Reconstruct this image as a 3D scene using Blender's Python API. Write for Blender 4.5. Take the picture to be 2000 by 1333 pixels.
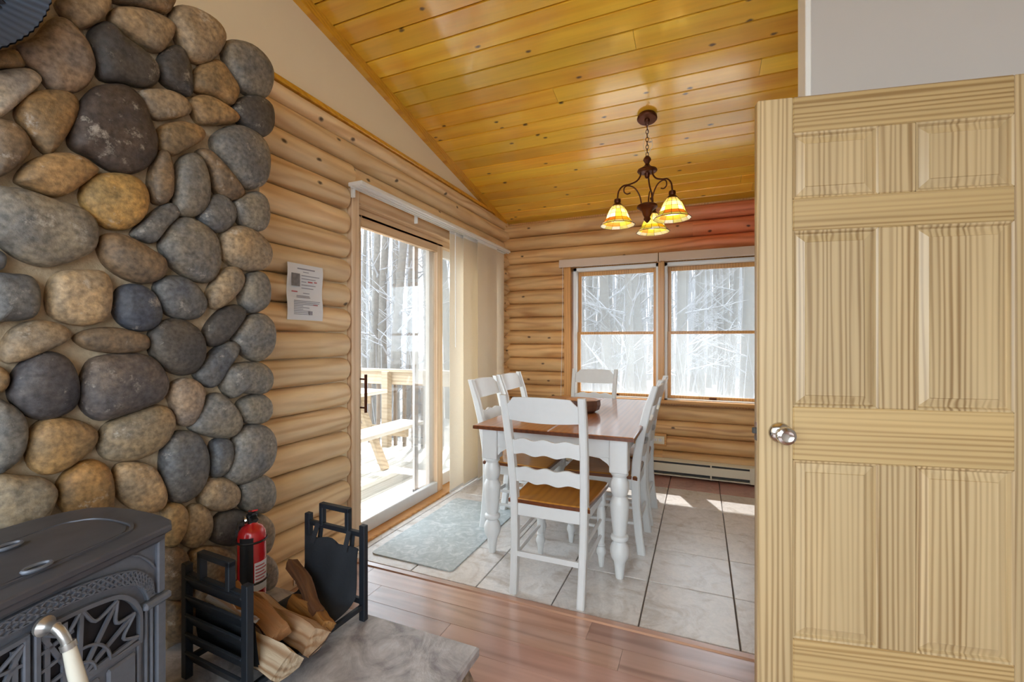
import bpy, bmesh, math, random
from mathutils import Matrix, Vector, noise as mnoise

random.seed(7)
R = math.radians
PI = math.pi
for o in list(bpy.data.objects):
    bpy.data.objects.remove(o, do_unlink=True)
S = bpy.context.scene
COL = S.collection

# ------------------------------------------------------------------ camera
FPX = 870.0
YAW = math.atan(368.0 / FPX)
CAM = (1.92, 0.0, 1.25)
cd = bpy.data.cameras.new('camera')
cd.sensor_width = 36.0
cd.lens = FPX / 2000.0 * 36.0
cd.clip_start = 0.02
cd.clip_end = 200
cam = bpy.data.objects.new('camera', cd)
COL.objects.link(cam)
cam.location = CAM
cam.rotation_euler = (R(90), 0, YAW)
S.camera = cam

# ------------------------------------------------------------------ world, sun, exposure
W = bpy.data.worlds.new('sky')
S.world = W
W.use_nodes = True
bg = W.node_tree.nodes['Background']
bg.inputs[0].default_value = (0.80, 0.91, 1.0, 1)
bg.inputs[1].default_value = 1.7
sd = bpy.data.lights.new('sun', 'SUN')
sd.energy = 4.5
sd.angle = R(0.6)
sd.color = (1.0, 0.98, 0.94)
sun = bpy.data.objects.new('sun', sd)
COL.objects.link(sun)
EL = R(52)
tosun = Vector((-0.396 * math.cos(EL), 0.918 * math.cos(EL), math.sin(EL)))
sun.rotation_euler = tosun.to_track_quat('Z', 'Y').to_euler()
sun.location = (-3, 7, 9)
S.view_settings.view_transform = 'Standard'
S.view_settings.look = 'None'
S.view_settings.gamma = 1.0
S.view_settings.use_curve_mapping = False
S.view_settings.exposure = 1.85

# ------------------------------------------------------------------ helpers
def lin(r, g, b):
    def c(x):
        x /= 255.0
        return x / 12.92 if x <= 0.04045 else ((x + 0.055) / 1.055) ** 2.4
    return (c(r), c(g), c(b), 1.0)

def tag(o, label=None, cat=None, group=None, kind=None):
    if label: o['label'] = label
    if cat: o['category'] = cat
    if group: o['group'] = group
    if kind: o['kind'] = kind
    return o

def empty(name, loc=(0, 0, 0), rz=0.0):
    o = bpy.data.objects.new(name, None)
    COL.objects.link(o)
    o.location = loc
    o.rotation_euler = (0, 0, rz)
    o.empty_display_size = 0.05
    return o

class MB:
    def __init__(s, M=None):
        s.v = []; s.f = []; s.M = M
    def add(s, vs, fs):
        b = len(s.v)
        if s.M is not None:
            vs = [tuple(s.M @ Vector(p)) for p in vs]
        s.v += [tuple(p) for p in vs]
        s.f += [tuple(b + i for i in f) for f in fs]
        return s
    def box(s, x0, x1, y0, y1, z0, z1, ch=0.0):
        if ch <= 0:
            vs = [(x, y, z) for x in (x0, x1) for y in (y0, y1) for z in (z0, z1)]
            return s.add(vs, [(0, 1, 3, 2), (4, 6, 7, 5), (0, 4, 5, 1), (2, 3, 7, 6), (0, 2, 6, 4), (1, 5, 7, 3)])
        ch = min(ch, (x1 - x0) * .45, (y1 - y0) * .45, (z1 - z0) * .45)
        vs = []; ix = {}
        for i, x in enumerate((x0, x1)):
            for j, y in enumerate((y0, y1)):
                for k, z in enumerate((z0, z1)):
                    dx = ch if i == 0 else -ch; dy = ch if j == 0 else -ch; dz = ch if k == 0 else -ch
                    for a, p in enumerate(((x, y + dy, z + dz), (x + dx, y, z + dz), (x + dx, y + dy, z))):
                        ix[i, j, k, a] = len(vs); vs.append(p)
        g = lambda i, j, k, a: ix[i, j, k, a]
        fs = []
        for i in (0, 1): fs.append((g(i, 0, 0, 0), g(i, 1, 0, 0), g(i, 1, 1, 0), g(i, 0, 1, 0)))
        for j in (0, 1): fs.append((g(0, j, 0, 1), g(1, j, 0, 1), g(1, j, 1, 1), g(0, j, 1, 1)))
        for k in (0, 1): fs.append((g(0, 0, k, 2), g(1, 0, k, 2), g(1, 1, k, 2), g(0, 1, k, 2)))
        for j in (0, 1):
            for k in (0, 1): fs.append((g(0, j, k, 1), g(1, j, k, 1), g(1, j, k, 2), g(0, j, k, 2)))
        for i in (0, 1):
            for k in (0, 1): fs.append((g(i, 0, k, 0), g(i, 1, k, 0), g(i, 1, k, 2), g(i, 0, k, 2)))
            for j in (0, 1): fs.append((g(i, j, 0, 0), g(i, j, 1, 0), g(i, j, 1, 1), g(i, j, 0, 1)))
            for j in (0, 1):
                for k in (0, 1): fs.append((g(i, j, k, 0), g(i, j, k, 1), g(i, j, k, 2)))
        return s.add(vs, fs)
    def rings(s, rings, cap=True, closed=False):
        n = len(rings[0]); vs = [p for r in rings for p in r]; fs = []
        m = len(rings)
        for i in range(m if closed else m - 1):
            a = i * n; b = ((i + 1) % m) * n
            for j in range(n):
                k = (j + 1) % n
                fs.append((a + j, a + k, b + k, b + j))
        if cap and not closed:
            fs.append(tuple(range(n))); fs.append(tuple((m - 1) * n + j for j in range(n)))
        return s.add(vs, fs)
    def lathe(s, prof, n=20, c=(0, 0, 0), cap=True, flute=0, fa=0.0):
        rs = []
        for r, z in prof:
            ring = []
            for j in range(n):
                a = 2 * PI * j / n
                rr = r * (1 + (fa * math.cos(flute * a) if flute else 0))
                ring.append((c[0] + rr * math.cos(a), c[1] + rr * math.sin(a), c[2] + z))
            rs.append(ring)
        return s.rings(rs, cap)
    def tube(s, path, r, n=8, cap=True, closed=False):
        P = [Vector(p) for p in path]; m = len(P)
        rad = r if isinstance(r, (list, tuple)) else [r] * m
        rs = []; up = None
        for i in range(m):
            if closed: t = P[(i + 1) % m] - P[i - 1]
            else: t = P[min(i + 1, m - 1)] - P[max(i - 1, 0)]
            t.normalize()
            if up is None:
                up = Vector((0, 0, 1)) if abs(t.z) < .9 else Vector((1, 0, 0))
            a = t.cross(up)
            if a.length < 1e-6: a = t.cross(Vector((0, 1, 0)))
            a.normalize(); b = a.cross(t).normalized(); up = b
            rs.append([tuple(P[i] + rad[i] * (math.cos(2 * PI * j / n) * a + math.sin(2 * PI * j / n) * b)) for j in range(n)])
        return s.rings(rs, cap, closed)
    def prism(s, poly, a, b, plane='yz'):
        n = len(poly)
        def P(p, h):
            return {'yz': (h, p[0], p[1]), 'xz': (p[0], h, p[1]), 'xy': (p[0], p[1], h)}[plane]
        vs = [P(p, a) for p in poly] + [P(p, b) for p in poly]
        fs = [tuple(range(n)), tuple(range(2 * n - 1, n - 1, -1))]
        for i in range(n):
            j = (i + 1) % n
            fs.append((i, j, n + j, n + i))
        return s.add(vs, fs)
    def bar(s, p, q, w, h, up=(0, 0, 1)):
        p = Vector(p); q = Vector(q); t = (q - p).normalized()
        a = t.cross(Vector(up)).normalized(); b = a.cross(t).normalized()
        vs = []
        for e in (p, q):
            for sa, sb in ((-1, -1), (1, -1), (1, 1), (-1, 1)):
                vs.append(tuple(e + a * w / 2 * sa + b * h / 2 * sb))
        return s.add(vs, [(0, 1, 2, 3), (7, 6, 5, 4), (0, 4, 5, 1), (1, 5, 6, 2), (2, 6, 7, 3), (3, 7, 4, 0)])
    def sweep(s, pts, w, d):
        rs = []
        for p in pts:
            ww = p[3] if len(p) > 3 else w; dd = p[4] if len(p) > 4 else d
            x, y, z = p[:3]; c = min(ww, dd) * .18
            rs.append([(x + a * ww / 2 + e * c, y + b * dd / 2 + g * c, z) for a, b, e, g in
                       ((-1, -1, 1, 0), (1, -1, -1, 0), (1, -1, 0, 1), (1, 1, 0, -1), (1, 1, -1, 0), (-1, 1, 1, 0), (-1, 1, 0, -1), (-1, -1, 0, 1))])
        return s.rings(rs)
    def mesh(s, name, mat=None, smooth=None, org=None):
        vs = s.v if org is None else [(p[0] - org[0], p[1] - org[1], p[2] - org[2]) for p in s.v]
        me = bpy.data.meshes.new(name)
        me.from_pydata(vs, [], s.f)
        bm = bmesh.new(); bm.from_mesh(me)
        bmesh.ops.recalc_face_normals(bm, faces=bm.faces)
        bm.to_mesh(me); bm.free()
        if smooth is not None:
            me.polygons.foreach_set('use_smooth', [True] * len(me.polygons))
            if smooth < 179: me.set_sharp_from_angle(angle=R(smooth))
        if mat: me.materials.append(mat)
        return me
    def build(s, name, mat=None, parent=None, smooth=None, org=None, color=None):
        o = bpy.data.objects.new(name, s.mesh(name, mat, smooth, org))
        COL.objects.link(o)
        if org is not None: o.location = org
        if parent is not None: o.parent = parent
        if color is not None: o.color = color
        return o

def copy_tree(o, parent=None):
    c = o.copy(); COL.objects.link(c); c.parent = parent
    for ch in [x for x in o.children]:
        copy_tree(ch, c)
    return c

def smooth_poly(pts, k=4):
    n = len(pts); out = []
    for i in range(n):
        p0, p1, p2, p3 = pts[i - 1], pts[i], pts[(i + 1) % n], pts[(i + 2) % n]
        for j in range(k):
            t = j / k
            out.append(tuple(.5 * (2 * p1[a] + (p2[a] - p0[a]) * t + (2 * p0[a] - 5 * p1[a] + 4 * p2[a] - p3[a]) * t * t
                                   + (3 * p1[a] - p0[a] - 3 * p2[a] + p3[a]) * t ** 3) for a in (0, 1)))
    return out

# ------------------------------------------------------------------ materials
def newmat(name):
    m = bpy.data.materials.new(name); m.use_nodes = True
    nt = m.node_tree
    b = nt.nodes['Principled BSDF']
    def N(t, **kw):
        n = nt.nodes.new(t)
        for k, v in kw.items():
            if k.startswith('i_'):
                key = k[2:]
                key = int(key) if key.isdigit() else key.replace('_', ' ')
                n.inputs[key].default_value = v
            else: setattr(n, k, v)
        return n
    L = lambda a, b_: nt.links.new(a, b_)
    return m, nt, b, N, L

def coords(N, L, rnd=7.0):
    tc = N('ShaderNodeTexCoord'); oi = N('ShaderNodeObjectInfo')
    va = N('ShaderNodeVectorMath', operation='MULTIPLY_ADD')
    cx = N('ShaderNodeCombineXYZ')
    for i in range(3): L(oi.outputs['Random'], cx.inputs[i])
    va.inputs[1].default_value = (rnd, rnd * 1.7, rnd * 2.3)
    L(cx.outputs[0], va.inputs[0]); L(tc.outputs['Object'], va.inputs[2])
    return va.outputs[0], oi, tc

def ramp(N, stops):
    r = N('ShaderNodeValToRGB'); e = r.color_ramp.elements
    e[0].position, e[0].color = stops[0]; e[1].position, e[1].color = stops[-1]
    for p, c in stops[1:-1]:
        x = e.new(p); x.color = c
    return r

def mixc(N, L, fac, a, b, mode='MIX'):
    m = N('ShaderNodeMix', data_type='RGBA', blend_type=mode)
    for sock, val in ((m.inputs[0], fac), (m.inputs[6], a), (m.inputs[7], b)):
        if hasattr(val, 'is_output'): L(val, sock)
        else: sock.default_value = val
    return m.outputs[2]

def plain(name, col, rough=.5, metal=0.0, noise=.06, nscale=20., bump=0.0, coat=0.0, objcol=False):
    m, nt, b, N, L = newmat(name)
    v, oi, tc = coords(N, L)
    nz = N('ShaderNodeTexNoise', i_Scale=nscale, i_Detail=4.0); L(v, nz.inputs['Vector'])
    mr = N('ShaderNodeMapRange'); mr.inputs[3].default_value = 1 - noise; mr.inputs[4].default_value = 1 + noise
    L(nz.outputs[0], mr.inputs[0])
    hs = N('ShaderNodeHueSaturation'); L(mr.outputs[0], hs.inputs['Value'])
    if objcol: L(oi.outputs['Color'], hs.inputs['Color'])
    else: hs.inputs['Color'].default_value = col
    L(hs.outputs[0], b.inputs['Base Color'])
    b.inputs['Roughness'].default_value = rough; b.inputs['Metallic'].default_value = metal
    b.inputs['Coat Weight'].default_value = coat; b.inputs['Coat Roughness'].default_value = .12
    if bump:
        bp = N('ShaderNodeBump', i_Strength=bump, i_Distance=.01); L(nz.outputs[0], bp.inputs['Height']); L(bp.outputs[0], b.inputs['Normal'])
    return m

def wood(name, c1, c2, axis='X', freq=18., dist=3.0, knot=0.0, kscale=3.0, rough=.45, coat=0.0, crough=.15, var=.12, fac=.8, kflat=None,
         stretch=.1, objcol=False, patch=0.0, cpatch=None, red_cast=None, huevar=0.0, bump=.05):
    m, nt, b, N, L = newmat(name)
    v, oi, tc = coords(N, L)
    sc = {'X': (stretch, 1, 1), 'Y': (1, stretch, 1), 'Z': (1, 1, stretch)}[axis]
    mp = N('ShaderNodeVectorMath', operation='MULTIPLY'); mp.inputs[1].default_value = sc; L(v, mp.inputs[0])
    rot = {'X': (0.35, 0, 0), 'Y': (0, .35, 0), 'Z': (0, 0, .35)}[axis]
    wv = N('ShaderNodeTexWave', wave_type='BANDS', bands_direction={'X': 'Z', 'Y': 'X', 'Z': 'X'}[axis], i_Scale=freq, i_Distortion=dist, i_Detail=2.0, i_Detail_Scale=1.2)
    r3 = N('ShaderNodeMapping'); r3.inputs['Rotation'].default_value = rot; L(mp.outputs[0], r3.inputs[0]); L(r3.outputs[0], wv.inputs['Vector'])
    nz = N('ShaderNodeTexNoise', i_Scale=55.0, i_Detail=5.0); L(mp.outputs[0], nz.inputs['Vector'])
    lo = N('ShaderNodeTexNoise', i_Scale=3.5, i_Detail=3.0); L(mp.outputs[0], lo.inputs['Vector'])
    rp = ramp(N, [(0.0, (0, 0, 0, 1)), (.45, (.18, .18, .18, 1)), (1.0, (1, 1, 1, 1))]); L(wv.outputs[0], rp.inputs[0])
    ms = N('ShaderNodeTexNoise', i_Scale=9.0, i_Detail=2.0); L(mp.outputs[0], ms.inputs['Vector'])
    mk = N('ShaderNodeMapRange', i_1=.35, i_2=.65, i_3=.25, i_4=1.0); L(ms.outputs[0], mk.inputs[0])
    mlx = N('ShaderNodeMath', operation='MULTIPLY', i_1=fac); L(rp.outputs[0], mlx.inputs[0])
    ml = N('ShaderNodeMath', operation='MULTIPLY'); L(mlx.outputs[0], ml.inputs[0]); L(mk.outputs[0], ml.inputs[1])
    a = oi.outputs['Color'] if objcol else c1
    col = mixc(N, L, ml.outputs[0], a, c2)
    mr = N('ShaderNodeMapRange', i_3=.86, i_4=1.12); L(nz.outputs[0], mr.inputs[0])
    mr2 = N('ShaderNodeMapRange', i_1=.3, i_2=.7, i_3=.86, i_4=1.14); L(lo.outputs[0], mr2.inputs[0])
    rr = N('ShaderNodeMapRange', i_3=1 - var, i_4=1 + var); L(oi.outputs['Random'], rr.inputs[0])
    m1 = N('ShaderNodeMath', operation='MULTIPLY'); L(mr.outputs[0], m1.inputs[0]); L(mr2.outputs[0], m1.inputs[1])
    m2 = N('ShaderNodeMath', operation='MULTIPLY'); L(m1.outputs[0], m2.inputs[0]); L(rr.outputs[0], m2.inputs[1])
    hs = N('ShaderNodeHueSaturation'); L(col, hs.inputs['Color']); L(m2.outputs[0], hs.inputs['Value'])
    if huevar:
        fr = N('ShaderNodeMath', operation='MULTIPLY', i_1=13.37); L(oi.outputs['Random'], fr.inputs[0])
        fr2 = N('ShaderNodeMath', operation='FRACT'); L(fr.outputs[0], fr2.inputs[0])
        hv = N('ShaderNodeMapRange', i_3=.5 - huevar, i_4=.5 + huevar); L(fr2.outputs[0], hv.inputs[0]); L(hv.outputs[0], hs.inputs['Hue'])
    out = hs.outputs[0]
    if cpatch:
        pn = N('ShaderNodeTexNoise', i_Scale=2.2, i_Detail=2.0); L(v, pn.inputs['Vector'])
        pr = ramp(N, [(.5, (0, 0, 0, 1)), (.62, (1, 1, 1, 1))]); L(pn.outputs[0], pr.inputs[0])
        pm = N('ShaderNodeMath', operation='MULTIPLY', i_1=patch); L(pr.outputs[0], pm.inputs[0])
        out = mixc(N, L, pm.outputs[0], out, cpatch, 'MULTIPLY')
    if knot:
        ks = N('ShaderNodeVectorMath', operation='MULTIPLY')
        ks.inputs[1].default_value = [a * (0 if kflat == n_ else 1) for a, n_ in zip({'X': (.55, 1, 1), 'Y': (1, .55, 1), 'Z': (1, 1, .55)}[axis], 'XYZ')]
        wob = N('ShaderNodeTexNoise', i_Scale=30.0); L(v, wob.inputs['Vector'])
        wa = N('ShaderNodeVectorMath', operation='SCALE'); wa.inputs['Scale'].default_value = .012; L(wob.outputs['Color'], wa.inputs[0])
        wb = N('ShaderNodeVectorMath', operation='ADD'); L(v, wb.inputs[0]); L(wa.outputs[0], wb.inputs[1]); L(wb.outputs[0], ks.inputs[0])
        vo = N('ShaderNodeTexVoronoi', i_Scale=kscale)
        if kflat:
            vo.voronoi_dimensions = '2D'
            sx_ = N('ShaderNodeSeparateXYZ'); cx_ = N('ShaderNodeCombineXYZ'); L(ks.outputs[0], sx_.inputs[0])
            for j_, ax in enumerate([a for a in range(3) if 'XYZ'[a] != kflat]): L(sx_.outputs[ax], cx_.inputs[j_])
            L(cx_.outputs[0], vo.inputs['Vector'])
        else: L(ks.outputs[0], vo.inputs['Vector'])
        sp = N('ShaderNodeSeparateColor'); L(vo.outputs['Color'], sp.inputs[0])
        gt = N('ShaderNodeMath', operation='GREATER_THAN', i_1=1 - knot); L(sp.outputs[0], gt.inputs[0])
        kr = ramp(N, [(.005 * kscale, (1, 1, 1, 1)), (.012 * kscale, (0, 0, 0, 1))]); L(vo.outputs['Distance'], kr.inputs[0])
        km = N('ShaderNodeMath', operation='MULTIPLY'); L(kr.outputs[0], km.inputs[0]); L(gt.outputs[0], km.inputs[1])
        km2 = N('ShaderNodeMath', operation='MULTIPLY', i_1=.9); L(km.outputs[0], km2.inputs[0])
        out = mixc(N, L, km2.outputs[0], out, (.06, .028, .012, 1))
    if red_cast:  # lens colour cast multiplied into the base colour by world position
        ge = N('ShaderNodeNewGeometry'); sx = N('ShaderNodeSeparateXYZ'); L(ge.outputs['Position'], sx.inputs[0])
        mx = N('ShaderNodeMapRange', i_1=red_cast[0], i_2=red_cast[1], interpolation_type='SMOOTHSTEP'); L(sx.outputs[0], mx.inputs[0])
        mz = N('ShaderNodeMapRange', i_1=red_cast[2], i_2=red_cast[3], interpolation_type='SMOOTHSTEP'); L(sx.outputs[2], mz.inputs[0])
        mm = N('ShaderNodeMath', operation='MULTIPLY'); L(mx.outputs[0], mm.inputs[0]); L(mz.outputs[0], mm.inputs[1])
        out = mixc(N, L, mm.outputs[0], out, red_cast[4], 'MULTIPLY')
    L(out, b.inputs['Base Color'])
    b.inputs['Roughness'].default_value = rough
    b.inputs['Coat Weight'].default_value = coat; b.inputs['Coat Roughness'].default_value = crough
    if bump:
        bp = N('ShaderNodeBump', i_Strength=bump, i_Distance=.01); L(nz.outputs[0], bp.inputs['Height']); L(bp.outputs[0], b.inputs['Normal'])
    return m

def gloss(m, ior, spec=.5):
    b = m.node_tree.nodes['Principled BSDF']
    b.inputs['Coat IOR'].default_value = ior; b.inputs['Specular IOR Level'].default_value = spec

M = {}
M['log'] = wood('log_pine', lin(240, 212, 168), lin(190, 138, 84), 'X', 5, 12, .3, 7.0, .5, 0, var=.05, fac=.62, stretch=.14, cpatch=(.95, .86, .72, 1), patch=.5, kflat='Y')
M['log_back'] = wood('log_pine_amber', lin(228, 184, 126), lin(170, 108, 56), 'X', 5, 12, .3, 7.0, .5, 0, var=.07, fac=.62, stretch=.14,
                     cpatch=(.93, .78, .6, 1), patch=.5, kflat='Y', red_cast=(1.15, 2.1, 1.9, 2.2, (.95, .46, .46, 1)))  # red lens cast painted over the upper right logs
M['ceil'] = wood('knotty_pine_varnished', lin(255, 204, 66), lin(236, 162, 34), 'X', 4, 9, .3, 7.0, .3, 1.0, .14, var=.12, fac=.6, stretch=.06,
                 cpatch=(.88, .68, .45, 1), patch=.45, huevar=.006, bump=.01, kflat='Z')
M['gold_trim'] = wood('golden_trim', lin(228, 168, 48), lin(200, 132, 30), 'X', 14, 3, 0, 3, .35, .4, var=.05, stretch=.1)
M['casing'] = wood('casing_pine', lin(228, 200, 166), lin(198, 158, 118), 'Z', 14, 3, .4, 4, .45, 0, var=.05, stretch=.1)
M['casing_amber'] = wood('casing_amber', lin(212, 154, 84), lin(180, 116, 54), 'Z', 14, 3, .4, 4, .4, .2, var=.05, stretch=.1)
M['casing_amber_x'] = wood('casing_amber_x', lin(214, 158, 88), lin(182, 118, 56), 'X', 14, 3, .4, 4, .4, .2, var=.05, stretch=.1)
M['casing_x'] = wood('casing_pine_x', lin(224, 192, 152), lin(196, 152, 110), 'Y', 14, 3, .3, 4, .45, 0, var=.05, stretch=.1)
M['doorv'] = wood('door_pine_v', lin(202, 176, 132), lin(132, 98, 54), 'Z', 20, 7, 0, 3, .38, .25, .2, var=.05, fac=.8, stretch=.03)
M['doorh'] = wood('door_pine_h', lin(200, 170, 118), lin(138, 100, 50), 'X', 20, 7, 0, 3, .38, .25, .2, var=.05, fac=.72, stretch=.03)
M['laminate'] = wood('laminate', lin(186, 140, 122), lin(138, 90, 74), 'X', 10, 8, 0, 3, .3, 1.0, .2, var=.15, fac=.85, stretch=.08, huevar=.01, bump=.01)
M['oak'] = wood('stained_oak_top', lin(172, 104, 52), lin(120, 62, 26), 'Y', 10, 4, 0, 3, .3, .7, .1, var=.04, fac=.6, stretch=.07)
M['oakdark'] = wood('stained_edge', lin(112, 60, 30), lin(84, 42, 20), 'Y', 10, 4, 0, 3, .35, .3, .15, var=.04)
M['seat'] = wood('seat_oak', lin(182, 124, 48), lin(142, 84, 26), 'Y', 8, 4, 0, 3, .3, .5, .15, var=.06, fac=.6, stretch=.08)
M['bowl_in'] = wood('bowl_inside', lin(190, 130, 60), lin(150, 92, 36), 'X', 16, 4, 0, 3, .4)
M['bowl_out'] = wood('bowl_bark', lin(104, 66, 44), lin(64, 38, 26), 'Z', 10, 6, 0, 3, .7)
M['deck'] = wood('deck_board', lin(212, 196, 170), lin(176, 156, 126), 'X', 8, 4, .3, 2, .7, 0, var=.08, stretch=.1)
M['deckrail'] = wood('deck_rail', lin(176, 158, 134), lin(140, 122, 100), 'X', 8, 4, .3, 2, .7, 0, var=.08, stretch=.1)
M['deckpost'] = wood('deck_post', lin(122, 108, 94), lin(92, 80, 70), 'Z', 8, 4, .3, 2, .75, 0, var=.15, stretch=.1)
M['picnic'] = wood('picnic_pine', lin(206, 202, 194), lin(170, 164, 152), 'Y', 8, 4, .3, 2, .7, 0, var=.05, stretch=.1)
M['split'] = wood('split_wood', lin(206, 174, 134), lin(150, 108, 70), 'X', 12, 8, fac=.95, knot=0, kscale=3, rough=.8, coat=0, var=.1, stretch=.05, objcol=True, bump=1.0)
# 0, 3, .8, 0, var=.1, stretch=.05, objcol=True, bump=.4)
M['bark'] = plain('firewood_bark', lin(86, 68, 58), .9, 0, .4, 60, .8)
M['cream'] = plain('cream_drywall', lin(244, 228, 196), .85, 0, .02, 8)
M['greywall'] = plain('grey_drywall', lin(192, 186, 180), .85, 0, .02, 8)
M['white'] = plain('white_paint', lin(236, 234, 230), .45, 0, .02, 10)
M['whitewood'] = plain('white_painted_wood', lin(222, 222, 220), .38, 0, .04, 26, .03, .15)
M['ivory'] = plain('ivory_enamel', lin(232, 222, 196), .4, 0, .02)
M['shade'] = plain('beige_valance', lin(214, 190, 168), .6, 0, .03)
M['darkslot'] = plain('dark_slot', lin(70, 68, 64), .7)
M['chrome'] = plain('satin_nickel', lin(205, 200, 194), .16, 1.0, .02)
M['iron'] = plain('cast_iron', lin(112, 118, 130), .5, .2, .16, 60, .14)
M['irontop'] = plain('cast_iron_top', lin(92, 94, 102), .48, .45, .3, 14, .08)
M['irondark'] = plain('cast_iron_inner', lin(40, 40, 46), .6, .3, .3, 12)
M['rack'] = plain('black_steel', lin(44, 50, 58), .45, .4, .08, 30)
M['canvas'] = plain('black_canvas', lin(40, 44, 50), .8, 0, .12, 80, .1)
M['bronze'] = plain('bronze', lin(88, 46, 26), .38, .7, .15, 30)
M['red'] = plain('extinguisher_red', lin(190, 24, 30), .25, 0, .03, 10, 0, .6)
M['black'] = plain('black_plastic', lin(30, 30, 32), .45)
M['paper'] = plain('paper', lin(232, 234, 238), .7, 0, .01)
M['ink'] = plain('ink_grey', lin(150, 150, 162), .8)
M['inkred'] = plain('ink_red', lin(190, 110, 116), .8)
M['inkphoto'] = plain('ink_photo', lin(130, 128, 130), .8, 0, .4, 60)
M['mortar'] = plain('mortar', lin(196, 176, 146), .95, 0, .42, 34, 1.0)
M['grout'] = plain('grout', lin(128, 118, 112), .9)
M['subfloor'] = plain('subfloor', lin(92, 60, 46), .9)
M['chimdark'] = plain('fluted_metal', lin(70, 80, 96), .45, .5, .1)
M['enamel'] = plain('cream_enamel_handle', lin(236, 232, 216), .25, 0, .02, 10, 0, .5)
M['blind'] = plain('blind_fabric', lin(232, 218, 192), .85, 0, .04, 120, .05)
M['hearth'] = None
M['nickel'] = plain('brushed_nickel', lin(190, 188, 184), .34, .8, .02)
M['ground'] = plain('leaf_litter', lin(128, 124, 118), .95, 0, .35, 6)
M['treebark'] = plain('tree_bark', lin(106, 101, 95), .9, 0, .4, 14, .5)
M['twig'] = plain('twig', lin(140, 140, 142), .9, 0, .3, 14)
M['roof'] = plain('roof_board', lin(84, 58, 34), .8)

gloss(M['ceil'], 1.75); gloss(M['laminate'], 1.8, .7); gloss(M['oak'], 2.0)

def stone_mat():
    m, nt, b, N, L = newmat('river_stone')
    v, oi, tc = coords(N, L)
    n1 = N('ShaderNodeTexNoise', i_Scale=9.0, i_Detail=5.0, i_Roughness=.6); L(v, n1.inputs['Vector'])
    n2 = N('ShaderNodeTexNoise', i_Scale=70.0, i_Detail=4.0); L(v, n2.inputs['Vector'])
    n3 = N('ShaderNodeTexNoise', i_Scale=14.0, i_Detail=8.0, i_Roughness=.75); L(v, n3.inputs['Vector'])
    r1 = ramp(N, [(.36, (0, 0, 0, 1)), (.66, (1, 1, 1, 1))]); L(n1.outputs[0], r1.inputs[0])
    warm = mixc(N, L, 1.0, oi.outputs['Color'], (1.16, 1.03, .82, 1), 'MULTIPLY')
    cool = mixc(N, L, 1.0, oi.outputs['Color'], (.66, .69, .74, 1), 'MULTIPLY')
    c = mixc(N, L, r1.outputs[0], cool, warm)
    mr = N('ShaderNodeMapRange', i_1=.3, i_2=.7, i_3=.58, i_4=1.38); L(n2.outputs[0], mr.inputs[0])
    hs = N('ShaderNodeHueSaturation'); L(c, hs.inputs['Color']); L(mr.outputs[0], hs.inputs['Value'])
    r3 = ramp(N, [(.585, (0, 0, 0, 1)), (.68, (.62, .62, .62, 1))]); L(n3.outputs[0], r3.inputs[0])
    c2 = mixc(N, L, r3.outputs[0], hs.outputs[0], lin(206, 196, 182))
    L(c2, b.inputs['Base Color'])
    b.inputs['Roughness'].default_value = .5
    bp = N('ShaderNodeBump', i_Strength=.7, i_Distance=.008); L(n3.outputs[0], bp.inputs['Height']); L(bp.outputs[0], b.inputs['Normal'])
    return m
M['stone'] = stone_mat()

def tile_mat():
    m, nt, b, N, L = newmat('slate_tile')
    v, oi, tc = coords(N, L)
    n1 = N('ShaderNodeTexNoise', i_Scale=7.0, i_Detail=6.0, i_Roughness=.62, i_Distortion=1.2); L(v, n1.inputs['Vector'])
    n2 = N('ShaderNodeTexNoise', i_Scale=22.0, i_Detail=6.0, i_Roughness=.7, i_Distortion=2.0); L(v, n2.inputs['Vector'])
    r = ramp(N, [(.3, (.74, .68, .62, 1)), (.5, (1, 1, 1, 1)), (.7, (1.08, 1.06, 1.04, 1))]); L(n1.outputs[0], r.inputs[0])
    c = mixc(N, L, 1.0, oi.outputs['Color'], r.outputs[0], 'MULTIPLY')
    mr = N('ShaderNodeMapRange', i_1=.3, i_2=.7, i_3=.86, i_4=1.1); L(n2.outputs[0], mr.inputs[0])
    hs = N('ShaderNodeHueSaturation'); L(c, hs.inputs['Color']); L(mr.outputs[0], hs.inputs['Value'])
    L(hs.outputs[0], b.inputs['Base Color'])
    b.inputs['Roughness'].default_value = .28; b.inputs['Coat Weight'].default_value = .6; b.inputs['Coat Roughness'].default_value = .25; b.inputs['Coat IOR'].default_value = 1.7
    bp = N('ShaderNodeBump', i_Strength=.25, i_Distance=.004); L(n2.outputs[0], bp.inputs['Height']); L(bp.outputs[0], b.inputs['Normal'])
    return m
M['tile'] = tile_mat()

def hearth_mat():
    m, nt, b, N, L = newmat('hearth_bluestone')
    v, oi, tc = coords(N, L)
    n1 = N('ShaderNodeTexNoise', i_Scale=5.0, i_Detail=7.0, i_Roughness=.65, i_Distortion=1.6); L(v, n1.inputs['Vector'])
    n2 = N('ShaderNodeTexNoise', i_Scale=34.0, i_Detail=4.0); L(v, n2.inputs['Vector'])
    r = ramp(N, [(.34, lin(138, 132, 134)), (.48, lin(176, 172, 172)), (.56, lin(192, 188, 188)), (.68, lin(208, 208, 210))]); L(n1.outputs[0], r.inputs[0])
    mr = N('ShaderNodeMapRange', i_1=.3, i_2=.7, i_3=.9, i_4=1.08); L(n2.outputs[0], mr.inputs[0])
    hs = N('ShaderNodeHueSaturation'); L(r.outputs[0], hs.inputs['Color']); L(mr.outputs[0], hs.inputs['Value'])
    L(hs.outputs[0], b.inputs['Base Color']); b.inputs['Roughness'].default_value = .4
    bp = N('ShaderNodeBump', i_Strength=.6, i_Distance=.012); L(n1.outputs[0], bp.inputs['Height']); L(bp.outputs[0], b.inputs['Normal'])
    return m
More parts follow.
